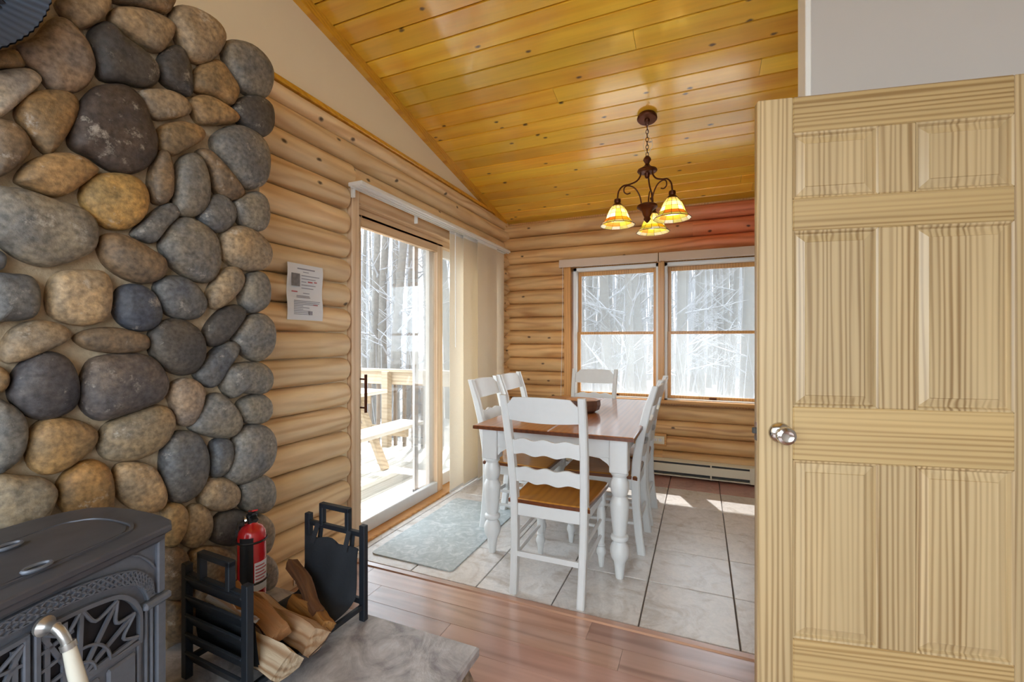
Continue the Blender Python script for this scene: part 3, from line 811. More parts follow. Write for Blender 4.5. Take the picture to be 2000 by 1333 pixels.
Z2 = [
 (S_, [(-60,160),(60,145),(150,160),(188,230),(180,330),(130,370),(0,380),(-60,380)]),
 ((186,162,130), [(232,280),(245,190),(290,135),(400,125),(510,135),(548,200),(545,300),(520,370),(430,400),(330,390),(255,350)]),
 ((84,90,104), [(568,290),(590,220),(650,195),(730,215),(785,280),(800,360),(770,410),(700,430),(620,405),(575,350)]),
 (S_, [(772,210),(810,160),(890,155),(960,190),(1015,260),(1020,320),(980,365),(900,370),(830,340),(790,280)]),
 (T_, [(1035,240),(1070,170),(1120,115),(1180,112),(1213,160),(1195,220),(1140,280),(1085,318),(1040,300)]),
 (G_, [(1198,250),(1215,180),(1250,140),(1310,140),(1340,200),(1335,280),(1300,325),(1250,338),(1210,305)]),
 (D_, [(1015,460),(1040,390),(1100,325),(1170,298),(1220,325),(1210,370),(1160,440),(1110,490),(1050,505)]),
 (G_, [(1165,470),(1200,400),(1250,352),(1310,345),(1355,390),(1365,470),(1345,540),(1290,580),(1230,560),(1190,520)]),
 (T_, [(5,510),(50,430),(130,385),(220,378),(310,405),(345,450),(310,490),(220,530),(130,570),(50,590),(8,570)]),
 (B_, [(372,465),(430,425),(530,410),(640,425),(720,450),(742,490),(720,525),(620,540),(500,535),(420,510)]),
 (D_, [(742,490),(760,420),(810,380),(890,370),(970,410),(1010,480),(1012,560),(975,625),(910,650),(840,630),(770,570)]),
 (S_, [(972,650),(1020,580),(1070,520),(1140,480),(1183,500),(1175,550),(1130,620),(1090,690),(1040,710)]),
 (G_, [(1102,690),(1130,610),(1210,588),(1300,590),(1350,640),(1345,710),(1300,745),(1200,740),(1150,765)]),
 ((86,84,90), [(45,700),(80,620),(150,560),(250,535),(330,570),(375,650),(388,740),(365,810),(290,855),(200,872),(110,840),(50,770)]),
 ((104,96,94), [(392,730),(415,640),(460,570),(560,548),(680,545),(760,570),(815,640),(830,710),(800,770),(720,810),(620,845),(500,875),(420,830)]),
 (P_, [(842,740),(870,685),(930,665),(990,690),(1015,740),(1000,820),(960,890),(920,905),(880,880),(855,800)]),
 (G_, [(948,915),(1000,820),(1050,750),(1100,745),(1160,800),(1200,870),(1190,930),(1130,965),(1040,955)]),
 (G_, [(1188,800),(1230,760),(1300,745),(1345,780),(1352,840),(1320,885),(1260,895),(1205,870)]),
 (O_, [(-50,610),(10,615),(38,660),(20,720),(-50,745)]),
 (G_, [(-60,785),(30,790),(100,840),(130,930),(110,1030),(50,1105),(-60,1135)]),
 ((170,138,96), [(128,1010),(150,930),(220,872),(320,865),(420,890),(478,940),(465,1000),(400,1065),(310,1125),(220,1147),(150,1110)]),
 ((156,138,112), [(492,1000),(520,910),(600,860),(720,815),(810,805),(860,850),(860,920),(820,990),(740,1050),(640,1078),(530,1070)]),
 ((106,106,108), [(802,1090),(820,1000),(860,945),(920,930),(985,950),(1025,1020),(1035,1110),(1010,1200),(960,1260),(900,1288),(850,1270),(815,1190)]),
 (S_, [(1048,1060),(1060,985),(1110,965),(1150,985),(1155,1050),(1135,1120),(1090,1160),(1050,1145)]),
 ((126,124,122), [(1120,1140),(1155,1060),(1165,980),(1220,910),(1300,900),(1355,940),(1370,1020),(1345,1100),(1280,1160),(1200,1195),(1140,1180)]),
 (T_, [(992,1250),(1020,1190),(1080,1162),(1150,1175),(1190,1230),(1180,1290),(1130,1325),(1060,1330),(1005,1300)]),
 (G_, [(1192,1250),(1210,1190),(1280,1150),(1340,1165),(1365,1230),(1355,1300),(1310,1340),(1240,1335),(1200,1305)]),
 ((186,158,122), [(568,1170),(590,1100),(670,1085),(760,1110),(805,1180),(825,1250),(810,1310),(750,1340),(660,1320),(590,1260)]),
 ((158,122,76), [(282,1230),(310,1160),(380,1100),(460,1075),(530,1110),(555,1200),(555,1300),(530,1350),(400,1370),(300,1320)]),
 ((160,146,124), [(-60,1160),(100,1155),(210,1165),(272,1220),(255,1300),(200,1380),(100,1420),(-60,1430)]),
]
Z4 = [
 ((176,146,102), [(-10,130),(40,85),(110,90),(150,150),(140,250),(90,350),(50,388),(0,350)]),
 ((170,150,120), [(112,340),(130,200),(180,110),(240,90),(300,130),(328,210),(310,310),(250,380),(180,395)]),
 (D_, [(322,330),(340,220),(400,150),(480,125),(560,150),(585,230),(560,320),(480,380),(380,370)]),
 ((150,136,118), [(560,250),(600,190),(680,165),(740,220),(755,310),(730,400),(680,440),(600,400)]),
 ((140,130,122), [(600,520),(640,460),(700,440),(760,490),(782,570),(760,660),(690,705),(620,680)]),
 (T_, [(175,460),(230,395),(340,385),(440,410),(490,470),(480,600),(400,660),(260,640),(180,560)]),
 (B_, [(0,430),(60,385),(140,420),(165,520),(150,700),(100,760),(20,740),(-10,600)]),
 (B_, [(10,800),(60,760),(130,790),(150,900),(140,1050),(60,1080),(10,1000)]),
 (B_, [(200,680),(300,660),(420,690),(470,800),(420,950),(300,980),(210,900)]),
 (B_, [(480,690),(560,660),(640,710),(660,800),(610,860),(520,850),(470,780)]),
]
allst = [(c, g_(0, 0, 2.564, p)) for c, p in Z1] + [(c, g_(0, 480, 2.564, p)) for c, p in Z2] + [(c, g_(320, 960, 3.573, p)) for c, p in Z4]
def make_stone(col, yz, parent, org, deep, i):
    pts = smooth_poly(yz, 3)
    cy = sum(p[0] for p in pts) / len(pts); czz = sum(p[1] for p in pts) / len(pts)
    size = math.sqrt(abs(sum(pts[j][0] * pts[(j + 1) % len(pts)][1] - pts[(j + 1) % len(pts)][0] * pts[j][1] for j in range(len(pts)))) / 2)
    H = min(.058, .16 * size + .022) * random.uniform(.85, 1.15)
    b = MB(); rs = []
    grow = 1.03
    for sc, h in ((.80, -deep), (.97, -.02 if deep < .06 else -deep * .55), (1.0, 0.0), (.985, .28), (.93, .52), (.83, .72), (.68, .87), (.48, .96), (.24, 1.0)):
        ring = []
        for p in pts:
            dy, dz = (p[0] - cy) * sc * grow, (p[1] - czz) * sc * grow
            nn = mnoise.noise(Vector((dy * 9 + i * 3.1, dz * 9, i * 1.7)))
            hx = h if h <= 0 else h * H * (1 + .22 * nn)
            ring.append((XC + hx, cy + dy, czz + dz))
        rs.append(ring)
    b.rings(rs)
    o = b.build('stone', M['stone'], parent, smooth=179, org=(XC, cy, czz), color=lin(*col))
    o.location = (XC - org[0], cy - org[1], czz - org[2])
    return o
for i, (c, px) in enumerate(allst):
    umax = max(p[0] for p in px)
    yz = [on_plane_x(u, v, XC) for u, v in px]
    yz = [(max(min(a, 1.36), .2), max(b, .22)) for a, b in yz]
    make_stone(c, yz, chim, CHB, .19 if umax > 505 else .045, i)

# the chimney goes on to the left of the photograph with the same kind of stones
for i, (c, px) in enumerate(allst):
    yz = [on_plane_x(u, v, XC) for u, v in px]
    cyy = sum(p[0] for p in yz) / len(yz)
    if cyy > 1.0: continue
    make_stone(c, [(1.01 - a, max(b, .22)) for a, b in yz], chim, CHB, .045, i + 200)

# fluted metal dish hanging on the chimney
dish = empty('fluted_dish', (.32, .25, 2.20))
tag(dish, 'dark blue grey fluted metal dish hung high on the stone chimney', 'dish')
b = MB(Matrix.Rotation(R(90), 4, 'Y'))
ND, NF = 440, 110
b.lathe([(.354, .05), (.335, .034), (.305, .012), (.296, .0), (.302, -.006), (.338, .024), (.357, .046)], ND, cap=False, flute=NF, fa=.004)
b.build('fluted_rim', M['chimdark'], dish, smooth=60)
b = MB(Matrix.Rotation(R(90), 4, 'Y'))
rs = []
for r, z in ((.3, .004), (.22, .010), (.14, .016), (.07, .020), (.004, .022)):
    rs.append([(r * math.cos(2 * PI * j / ND), r * math.sin(2 * PI * j / ND), z + .004 * math.cos(NF * 2 * PI * j / ND) * r / .3) for j in range(ND)])
b.rings(rs, cap=False).build('fluted_bowl', M['irondark'], dish, smooth=60)

# ================================================================== HEARTH
HH = .20
hearth = empty('hearth', (.75, .4, 0))
tag(hearth, 'raised hearth with grey bluestone slab top and rounded stone base', 'hearth')
HO = (.75, .4, 0)
def hchild(b, nm, mat, smooth=None, color=None, org=None):
    og = org or HO
    o = b.build(nm, mat, hearth, smooth=smooth, org=og, color=color)
    o.location = (og[0] - HO[0], og[1] - HO[1], og[2] - HO[2])
    return o
b = MB()
n = 26
top = []
edge = [(.248, 1.366)]
for i in range(n): edge.append((.30 + .92 * i / (n - 1), 1.366 + .006 * mnoise.noise(Vector((i * .7, 0, 1)))))
for i in range(1, n): edge.append((1.22 + .008 * mnoise.noise(Vector((0, i * .7, 5))), 1.366 - 1.9 * i / (n - 1)))
edge.append((.248, -.534))
def inset(poly, d): return [(min(max(x, 0), 1.22 - d) if x > 1.1 else x, min(y, 1.366 - d) if y > 1.3 else y) for x, y in poly]
b.rings([[(x, y, HH - .04) for x, y in inset(edge, .012)], [(x, y, HH - .034) for x, y in edge], [(x, y, HH - .008) for x, y in edge], [(x, y, HH) for x, y in inset(edge, .007)]])
hchild(b, 'hearth_slab', M['hearth'])
hchild(MB().box(.25, 1.16, -.534, 1.31, 0, HH - .035), 'hearth_core', M['mortar'])
for i in range(9):
    # rounded stones along the two open faces
    if i < 5: c = Vector((1.16, 1.27 - i * .2, .085)); nrm = 'x'
    else: c = Vector((1.06 - (i - 5) * .21, 1.31, .085)); nrm = 'y'
    w_ = random.uniform(.08, .1); hgt = .083
    rs = []
    for a in range(9):
        t = -PI / 2 + PI * a / 8
        ring = []
        for j in range(16):
            q = 2 * PI * j / 16
            p = (math.cos(t) * math.cos(q) * w_, math.cos(t) * math.sin(q) * hgt, math.sin(t) * .075)
            ring.append((c.x + p[2], c.y + p[0], c.z + p[1]) if nrm == 'x' else (c.x + p[0], c.y + p[2], c.z + p[1]))
        rs.append(ring)
    hchild(MB().rings(rs), 'stone', M['stone'], 179, lin(*random.choice([G_, B_, T_, P_])), tuple(c))

# ================================================================== WOOD STOVE
SA = R(105); SP = (.724, .682)
stove = empty('wood_stove', (SP[0], SP[1], HH), SA)
tag(stove, 'black cast iron wood stove with arched glass doors on the hearth', 'stove')
TZ = .80 - HH                                   # height of the top above the hearth
XM = -.27
half = [(0.0, 0.0), (.028, .03), (.045, .07), (.062, .13), (.076, .2), (.08, .27), (.066, .32), (.03, .352), (-.03, .375), (-.12, .388), (-.2, .39)]
right = half
left = [(2 * XM - x, y) for x, y in reversed(half)]
outline = right + left
def offs(poly, d):
    out = []
    cx = XM; cy = .2
    for x, y in poly:
        v = Vector((x - cx, y - cy)); l = v.length
        out.append((cx + v.x * (l - d) / l, cy + v.y * (l - d) / l))
    return out
b = MB()
b.rings([[(x, y, z) for x, y in offs(outline, d)] for d, z in ((.028, TZ - .038), (.014, TZ - .03), (.012, TZ - .02), (.0, TZ - .014), (.0, TZ - .004), (.004, TZ))])
b.build('top_plate', M['irontop'], stove, smooth=30)
lid = [(XM + (x - XM) * .88, .045 + y * .62) for x, y in outline]
lidp = smooth_poly([(-.03, .07), (-.005, .12), (.008, .2), (-.012, .245), (-.08, .27), (2 * XM + .08, .27), (2 * XM + .012, .245), (2 * XM - .008, .2), (2 * XM + .005, .12), (2 * XM + .03, .07), (2 * XM + .1, .05), (-.1, .05)], 3)
b = MB()
b.rings([[(x, y, z) for x, y in offs(lidp, d)] for d, z in ((0, TZ - .004), (.002, TZ + .004), (.009, TZ + .004), (.011, TZ - .001), (.015, TZ - .001), (.017, TZ + .003), (.03, TZ + .0035))])
b.build('griddle_lid', M['irontop'], stove, smooth=30)
for cx_, cy_ in ((-.17, .225), (-.236, .058)):
    b = MB()
    b.tube([(cx_ + .022 * math.cos(a), cy_ + .013 * math.sin(a), TZ + .009) for a in [i * PI / 8 for i in range(16)]], .004, 6, closed=True)
    b.build('lid_handle', M['iron'], stove, smooth=40)
# body
bo = [(-.008, .03), (.004, .05), (.05, .13), (.06, .22), (.05, .32), (-.02, .36), (-.2, .37)]
bo = bo + [(2 * XM - x, y) for x, y in reversed(bo)]
MB().rings([[(x, y, z) for x, y in bo] for z in (.03, TZ - .03)]).build('body', M['iron'], stove)
MB().rings([[(x, y, z) for x, y in offs(bo, d)] for d, z in ((-.02, 0), (-.02, .02), (-.006, .035))]).build('base', M['iron'], stove)
ZH = HH
def zz(z): return z - ZH
F0 = .03
# corner pilasters
for sgn in (0, 1):
    X = (lambda x: x) if sgn == 0 else (lambda x: 2 * XM - x)
    def bx(x0, x1, y0, y1, z0, z1, bb, ch=.003):
        a, c = sorted((X(x0), X(x1))); bb.box(a, c, y0, y1, z0, z1, ch)
    b = MB()
    bx(-.02, .004, F0 - .012, F0 + .04, .035, zz(.612), b); bx(-.032, -.024, F0 - .007, F0 + .01, .035, zz(.612), b); bx(-.046, -.038, F0 - .007, F0 + .01, .035, zz(.612), b)
    bx(-.016, .004, F0 - .01, F0 + .04, zz(.635), TZ - .03, b)
    b.build('corner_post', M['iron'], stove)
    b = MB(); bx(-.056, .014, F0 - .02, F0 + .045, zz(.614), zz(.632), b, .005)
    b.build('mantel_shelf', M['iron'], stove)
# arched band with lattice relief
def lerp_curve(C, n=24):
    pts = []
    m = len(C) - 1
    for i in range(n + 1):
        t = i / n * m; k = min(int(t), m - 1); f = t - k
        p0 = C[max(k - 1, 0)]; p1 = C[k]; p2 = C[k + 1]; p3 = C[min(k + 2, m)]
        pts.append(tuple(.5 * (2 * p1[a] + (p2[a] - p0[a]) * f + (2 * p0[a] - 5 * p1[a] + 4 * p2[a] - p3[a]) * f * f + (3 * p1[a] - p0[a] - 3 * p2[a] + p3[a]) * f ** 3) for a in (0, 1)))
    return pts
def mirror(C): return C + [(2 * XM - x, z) for x, z in reversed(C[:-1])]
bO = mirror([(-.026, .642), (-.031, .675), (-.052, .706), (-.084, .727), (-.137, .742), (-.2, .752), (XM, .755)])
bI = mirror([(-.043, .636), (-.047, .651), (-.062, .677), (-.084, .693), (-.137, .711), (-.2, .722), (XM, .725)])
NB = 120
cO = lerp_curve(bO, NB); cI = lerp_curve(bI, NB)
def strip(bb, A, B, y0, y1):
    m = len(A)
    bb.rings([[(A[i][0], y0, zz(A[i][1])), (B[i][0], y0, zz(B[i][1])), (B[i][0], y1, zz(B[i][1])), (A[i][0], y1, zz(A[i][1]))] for i in range(m)])
b = MB(); strip(b, cO, cI, F0 - .008, F0 + .004)
band = b.build('arched_band', M['iron'], stove, smooth=30)
b = MB()
mixp = lambda i, f: (cO[i][0] * (1 - f) + cI[i][0] * f, cO[i][1] * (1 - f) + cI[i][1] * f)
for f in (.04, .96): b.tube([(mixp(i, f)[0], F0 - .009, zz(mixp(i, f)[1])) for i in range(NB + 1)], .0018, 5)
stp = 6
for i in range(0, NB - stp + 1, 3):
    for a, c in ((0.06, .94), (.94, .06)):
        p, q = mixp(i, a), mixp(i + stp, c)
        b.bar((p[0], F0 - .0095, zz(p[1])), (q[0], F0 - .0095, zz(q[1])), .0034, .004, up=(0, -1, 0))
b.build('lattice', M['iron'], band)
b = MB()
b.tube([(x, F0 - .003, zz(z + .012)) for x, z in lerp_curve(mirror([(-.02, .69), (-.04, .718), (-.07, .742), (-.11, .754), (-.2, .764), (XM, .768)]), 60)], .0025, 5)
b.build('arch_moulding', M['iron'], stove)
# doors: an arched frame with web tracery, left and right of the seam
dA = [(-.057, .549), (-.057, .613), (-.067, .643), (-.084, .667), (-.11, .687), (-.147, .697), (-.2, .704), (XM + .004, .707)]
inner = [(-.064, .556), (-.064, .610), (-.074, .637), (-.089, .659), (-.113, .678), (-.148, .688), (-.2, .695), (XM + .012, .698)]
for sgn in (0, 1):
    X = (lambda x: x) if sgn == 0 else (lambda x: 2 * XM - x)
    b = MB()
    A = [(X(x), z) for x, z in lerp_curve(dA, 40)]; B = [(X(x), z) for x, z in lerp_curve(inner, 40)]
    strip(b, A, B, F0 - .012, F0 + .006)
    a, c = sorted((X(-.057), X(XM + .003)))
    b.box(a, c, F0 - .012, F0 + .006, zz(.545), zz(.556), .002)
    a, c = sorted((X(XM + .003), X(XM + .014)))
    b.box(a, c, F0 - .012, F0 + .006, zz(.30), zz(.705), .002)
    a, c = sorted((X(-.057), X(-.066)))
    b.box(a, c, F0 - .008, F0 + .006, zz(.30), zz(.55), .002)
    # lower raised panel of the door
    a, c = sorted((X(-.066), X(XM + .014)))
    b.box(a, c, F0 - .004, F0 + .006, zz(.30), zz(.545), .002)
    a, c = sorted((X(-.07), X(-.134)))
    b.box(a, c, F0 - .011, F0, zz(.32), zz(.535), .006)
    a, c = sorted((X(-.148), X(XM + .02)))
    b.box(a, c, F0 - .011, F0, zz(.32), zz(.535), .006)
    d_ = b.build('stove_door', M['iron'], stove)
    gl = MB(); gl.prism([(x, zz(z)) for x, z in [(X(x), z) for x, z in dA[::-1]] + [(X(-.057), .549), (X(XM + .004), .549)]][:-2] + [(X(-.057), zz(.549)), (X(XM + .004), zz(.549))], F0 - .001, F0 + .002, 'xz')
    gl.build('door_glass', M['irondark'], d_)
    w = MB()
    fc = (X(-.19), .556)
    def P(r, a): return (fc[0] + (1 if sgn == 0 else -1) * r * math.cos(a), fc[1] + r * math.sin(a))
    rays = [R(a) for a in (4, 32, 62, 92, 122)]
    outer = [(.125, R(4)), (.135, R(30)), (.142, R(57)), (.142, R(88)), (.152, R(116))]
    for r, a in outer:
        p, q = P(.012, a), P(r, a)
        w.bar((p[0], F0 - .007, zz(p[1])), (q[0], F0 - .007, zz(q[1])), .008, .006, up=(0, -1, 0))
    for r in (.032, .062):
        w.tube([(P(r, R(a))[0], F0 - .008, zz(P(r, R(a))[1])) for a in range(0, 126, 9)], .0035, 6)
    for i in range(4):
        (r0, a0), (r1, a1) = outer[i], outer[i + 1]
        pts = []
        for t in [j / 8 for j in range(9)]:
            r = r0 + (r1 - r0) * t - .035 * math.sin(PI * t); a = a0 + (a1 - a0) * t
            p = P(r, a); pts.append((p[0], F0 - .008, zz(p[1])))
        w.tube(pts, .004, 6)
    for xx in (-.215, -.245):
        w.bar((X(xx), F0 - .006, zz(.556)), (X(xx), F0 - .006, zz(.69)), .009, .006, up=(0, -1, 0))
    for k in range(3):
        w.bar((X(-.20), F0 - .007, zz(.665 - k * .035)), (X(XM + .01), F0 - .007, zz(.655 - k * .035)), .006, .006, up=(0, -1, 0))
    w.build('web_tracery', M['iron'], d_, smooth=40)
# handle
hn = empty('door_handle', (XM + .012, F0 - .012, zz(.712))); hn.parent = stove
b = MB(Matrix.Rotation(R(90), 4, 'X')); b.lathe([(.006, 0), (.017, .003), (.018, .010), (.012, .016), (.009, .022), (.009, .034)], 18)
b.M = None
hp = [(0, -.03, 0), (.0, -.042, -.006), (.002, -.05, -.02), (.004, -.054, -.034)]
b.tube(hp, .0085, 12).build('handle_boss', M['nickel'], hn, smooth=50)
b = MB(); b.tube([(.004, -.053, -.03), (.0045, -.055, -.036), (.005, -.056, -.040)], .0125, 14).build('handle_collar', M['nickel'], hn, smooth=50)
b = MB(); b.tube([(.005, -.056, -.040), (.008, -.064, -.08), (.012, -.074, -.13), (.013, -.077, -.142)], [.0105, .0125, .0135, .009], 14).build('handle_grip', M['enamel'], hn, smooth=50)

# ================================================================== LOG RACK, FIREWOOD, EXTINGUISHER
RA = R(-2.5)
rack = empty('log_rack', (.598, 1.106, HH), RA)
tag(rack, 'black steel firewood rack with slatted end and canvas sling on the hearth', 'log rack')
HWX, HLY, PH = .145, .226, .357
for ys, slat in ((-HLY, True), (HLY, False)):
    for xs_ in (-HWX, HWX):
        MB().box(xs_ - .013, xs_ + .013, ys - .011, ys + .011, 0, PH, .002).build('post', M['rack'], rack)
    MB().box(-HWX, HWX, ys - .009, ys + .009, PH - .045, PH - .027, .002).build('top_rail', M['rack'], rack)
    h = MB()
    for xs_ in (-.068, .068): h.box(xs_ - .009, xs_ + .009, ys - .011, ys + .011, PH - .036, PH + .05, .002)
    h.box(-.077, .077, ys - .011, ys + .011, PH + .034, PH + .052, .002)
    h.build('carry_handle', M['rack'], rack)
    if slat:
        for k in range(5):
            z = .30 - k * .058
            s = MB(Matrix.Translation((0, ys, z)) @ Matrix.Rotation(R(28), 4, 'X'))
            s.box(-HWX + .01, HWX - .01, -.004, .004, -.026, .026, .0015).build('slat', M['rack'], rack)
    else:
        MB().box(-HWX, HWX, ys - .008, ys + .008, .06, .08, .002).build('lower_rail', M['rack'], rack)
for xs_ in (-HWX, HWX):
    MB().box(xs_ - .008, xs_ + .008, -HLY, HLY, .045, .063, .002).build('side_rail', M['rack'], rack)
# canvas: hangs from the far handle, lies along the bottom, climbs the slatted end
path = [(HLY - .018, PH - .075), (HLY - .022, .24), (HLY - .026, .14), (HLY - .045, .085), (HLY - .10, .068), (0, .066), (-HLY + .09, .068), (-HLY + .045, .085), (-HLY + .03, .15), (-HLY + .026, .23)]
pp = lerp_curve(path, 36)
nx = 12
vs = []; fs = []
for sgn in (0, 1):
    for i, (yy, z) in enumerate(pp):
        for j in range(nx + 1):
            x = -HWX + .006 + (2 * HWX - .012) * j / nx
            dz = 0
            if i == 0: dz = .014 * math.cos((x + .02) * 26) - .008
            wv = .004 * math.sin(j * 1.3 + i * .35)
            vs.append((x, yy - sgn * .004 + (wv if z > .09 else 0), z + sgn * -.002 + dz + (wv if z <= .09 else 0)))
m_ = nx + 1; N_ = len(pp)
for sgn in (0, 1):
    o_ = sgn * m_ * N_
    for i in range(N_ - 1):
        for j in range(nx):
            fs.append((o_ + i * m_ + j, o_ + i * m_ + j + 1, o_ + (i + 1) * m_ + j + 1, o_ + (i + 1) * m_ + j))
b = MB(); b.add(vs, fs)
sling = b.build('canvas_sling', M['canvas'], rack, smooth=60)
for xs_ in (-.085, .085):
    b = MB()
    for sgn in (-1, 1):
        b.bar((xs_ + .004 * sgn, HLY - .018 + .014 * sgn, PH - .10), (xs_ * .98, HLY + .010 * sgn, PH - .03), .022, .003, up=(0, 1, 0))
    b.build('strap', M['canvas'], sling)
def firewood(loc, rz, ry, length, r, seed, label, col, rx=0):
    rnd = random.Random(seed)
    root = empty('firewood', loc); root.rotation_euler = (rx, ry, rz)
    tag(root, label, 'firewood', 'split firewood in the rack')
    sec = [(-r, -.35 * r), (-.7 * r, -.62 * r), (0, -.72 * r), (.7 * r, -.6 * r), (r, -.3 * r), (.5 * r, .35 * r), (.05 * r, .8 * r), (-.45 * r, .4 * r)]
    rs = []
    nseg = 9
    for i in range(nseg + 1):
        x = -length / 2 + length * i / nseg
        rs.append([(x + (rnd.uniform(-.006, .006) if i in (0, nseg) else 0), p[0] * (1 + .08 * rnd.uniform(-1, 1)) + .006 * math.sin(i * .8 + seed), p[1] * (1 + .12 * rnd.uniform(-1, 1)) + .004 * math.sin(i + seed)) for p in sec])
    MB().rings(rs).build('split_face', M['split'], root, smooth=35, color=lin(*col))
    bk = [[(p[0], p[1] * 1.03, p[2] * 1.03) for p in [ring[j] for j in (0, 1, 2, 3, 4)]] + [(p[0], p[1] * .9, p[2] * .9) for p in [ring[j] for j in (4, 3, 2, 1, 0)]] for ring in rs]
    MB().rings(bk).build('bark', M['bark'], root, smooth=35)
    return root
firewood((.655, .965, HH + .108), R(-7), R(3), .30, .050, 1, 'pale split log with ragged end nearest the slatted rack end', (206, 186, 158))
firewood((.63, 1.08, HH + .112), R(-6), R(4), .33, .050, 2, 'long split log with grey end in the middle of the rack', (184, 156, 126), R(10))
firewood((.585, 1.02, HH + .172), R(-9), R(8), .30, .036, 3, 'orange brown split log lying on top of the pile', (160, 112, 70), R(-12))
firewood((.66, 1.165, HH + .098), R(-16), R(3), .24, .034, 4, 'yellowish split log at the far side of the pile', (190, 138, 76), R(20))
firewood((.585, 1.205, HH + .155), R(-22), R(20), .27, .024, 5, 'thin curved brown split leaning on the canvas sling', (118, 80, 54), R(30))
firewood((.60, .915, HH + .235), R(-4), R(6), .21, .020, 6, 'thin pale round stick behind the top slats of rack', (170, 168, 164))

EX = (.375, 1.155, .285)
ext = empty('fire_extinguisher', EX)
ext.rotation_euler = (0, 0, R(-25))
tag(ext, 'red fire extinguisher with black strap and white label beside stone chimney', 'fire extinguisher')
b = MB(); b.lathe([(.040, 0), (.047, .006), (.048, .02), (.048, .235), (.045, .255), (.034, .272), (.020, .280), (.016, .29)], 32).build('cylinder', M['red'], ext, smooth=40)
def arc_patch(r, a0, a1, z0, z1, n=14):
    rs = []
    for i in range(n + 1):
        a = a0 + (a1 - a0) * i / n
        rs.append([(r * math.cos(a), r * math.sin(a), z0), ((r + .0012) * math.cos(a), (r + .0012) * math.sin(a), z0), ((r + .0012) * math.cos(a), (r + .0012) * math.sin(a), z1), (r * math.cos(a), r * math.sin(a), z1)])
    return MB().rings(rs)
arc_patch(.0483, R(-2), R(62), .045, .150).build('label', M['paper'], ext)
b = MB()
for k in range(6):
    rs = arc_patch(.0494, R(2), R(2 + (40 if k % 2 else 52)), .075 + k * .012, .080 + k * .012, 6); b.v, b.f = (b.v + rs.v, b.f + [tuple(len(b.v) + i for i in f) for f in rs.f])
b.build('label_print', M['inkred'], ext)
arc_patch(.0485, R(-62), R(-6), .075, .245).build('instruction_panel', M['black'], ext)
b = MB(); arc = arc_patch(.0483, R(-70), R(-2), .050, .072); arc.build('label_strip', M['paper'], ext)
b = MB(); b.box(-.016, .016, -.016, .016, .285, .318, .004)
b.bar((-.02, 0, .318), (.055, 0, .335), .02, .006).bar((-.02, 0, .312), (.06, 0, .312), .018, .006)
b.tube([(-.012, 0, .305), (-.04, 0, .30), (-.058, 0, .285), (-.062, 0, .25)], .006, 8)
b.tube([(0, -.02, .30), (.03, -.05, .305), (.05, -.058, .288), (.052, -.058, .27)], .004, 8)
b.build('valve_and_lever', M['black'], ext, smooth=40)
MB().bar((-.01, 0, .328), (.05, 0, .345), .018, .005).build('lever_grip', M['red'], ext)
b = MB(Matrix.Translation((.008, -.018, .302)) @ Matrix.Rotation(R(90), 4, 'X')); b.lathe([(.015, 0), (.017, .004), (.015, .010), (.003, .011)], 20).build('pressure_gauge', M['chrome'], ext, smooth=40)
b = MB()
for z in (.075, .225):
    b.tube([(.0505 * math.cos(a), .0505 * math.sin(a), z) for a in [i * 2 * PI / 24 for i in range(24)]], .004, 5, closed=True)
b.box(-.062, -.046, -.03, .03, .05, .26)
b.build('wall_bracket', M['black'], ext)

# ================================================================== NOTICE ON THE LOGS
nt_ = empty('paper_notice', (.039, 1.705, 1.50))
tag(nt_, 'white printed notice sheet pinned to the log wall', 'notice')
b = MB()
rows_ = 10
rs = []
for i in range(rows_ + 1):
    z = -.143 + .286 * i / rows_
    bow = .004 * math.sin(i * .9)
    rs.append([(bow, -.112, z), (bow + .0012, -.112, z), (bow + .0012 + .004 * 0, .112, z), (bow, .112, z)])
b.rings(rs); b.build('sheet', M['paper'], nt_)
txt = MB()
def ln(y0, y1, z, w=.0035, bb=txt): bb.box(.0062, .0068, y0, y1, z - w / 2, z + w / 2)
ln(-.055, .055, .118, .006)
ln(-.02, .015, .103)
for k, (a, c) in enumerate(((-.03, .085), (-.03, .06), (-.03, .0), (-.03, .06), (-.03, .045))): ln(a, c, .085 - k * .016)
ln(-.02, .02, -.005); ln(-.06, .02, -.02); ln(-.06, .025, -.027)
for k in range(9): ln(-.075, [.09, .085, .06, -.02, .02, -.02, .03, .02, .01][k], -.045 - k * .0085, .003)
for a_, c_, z_, w_ in ((.01, .04, .055, .007), (.05, .068, .057, .006), (.045, .075, -.062, .005), (-.09, -.055, .0, .006)):
    rm = MB(); ln(a_, c_, z_, w_, rm); rm.build('red_print', M['inkred'], nt_)
txt.build('printed_lines', M['ink'], nt_)['kind'] = 'stuff'
MB().box(.0062, .0068, -.09, -.04, .028, .092).build('printed_photo', M['inkphoto'], nt_)
MB().box(.0062, .0068, .015, .04, -.115, -.095).build('printed_stamp', M['ink'], nt_)

vent = empty('wall_vent', (.034, 1.69, .034))
tag(vent, 'small grey slotted vent in the baseboard left of the sliding door', 'vent')
MB().box(-.002, .003, -.055, .055, -.016, .016, .001).build('vent_frame', M['shade'], vent)
for k in range(3): MB().box(.003, .0045, -.045, .045, -.010 + k * .0085, -.005 + k * .0085).build('slot', M['darkslot'], vent)

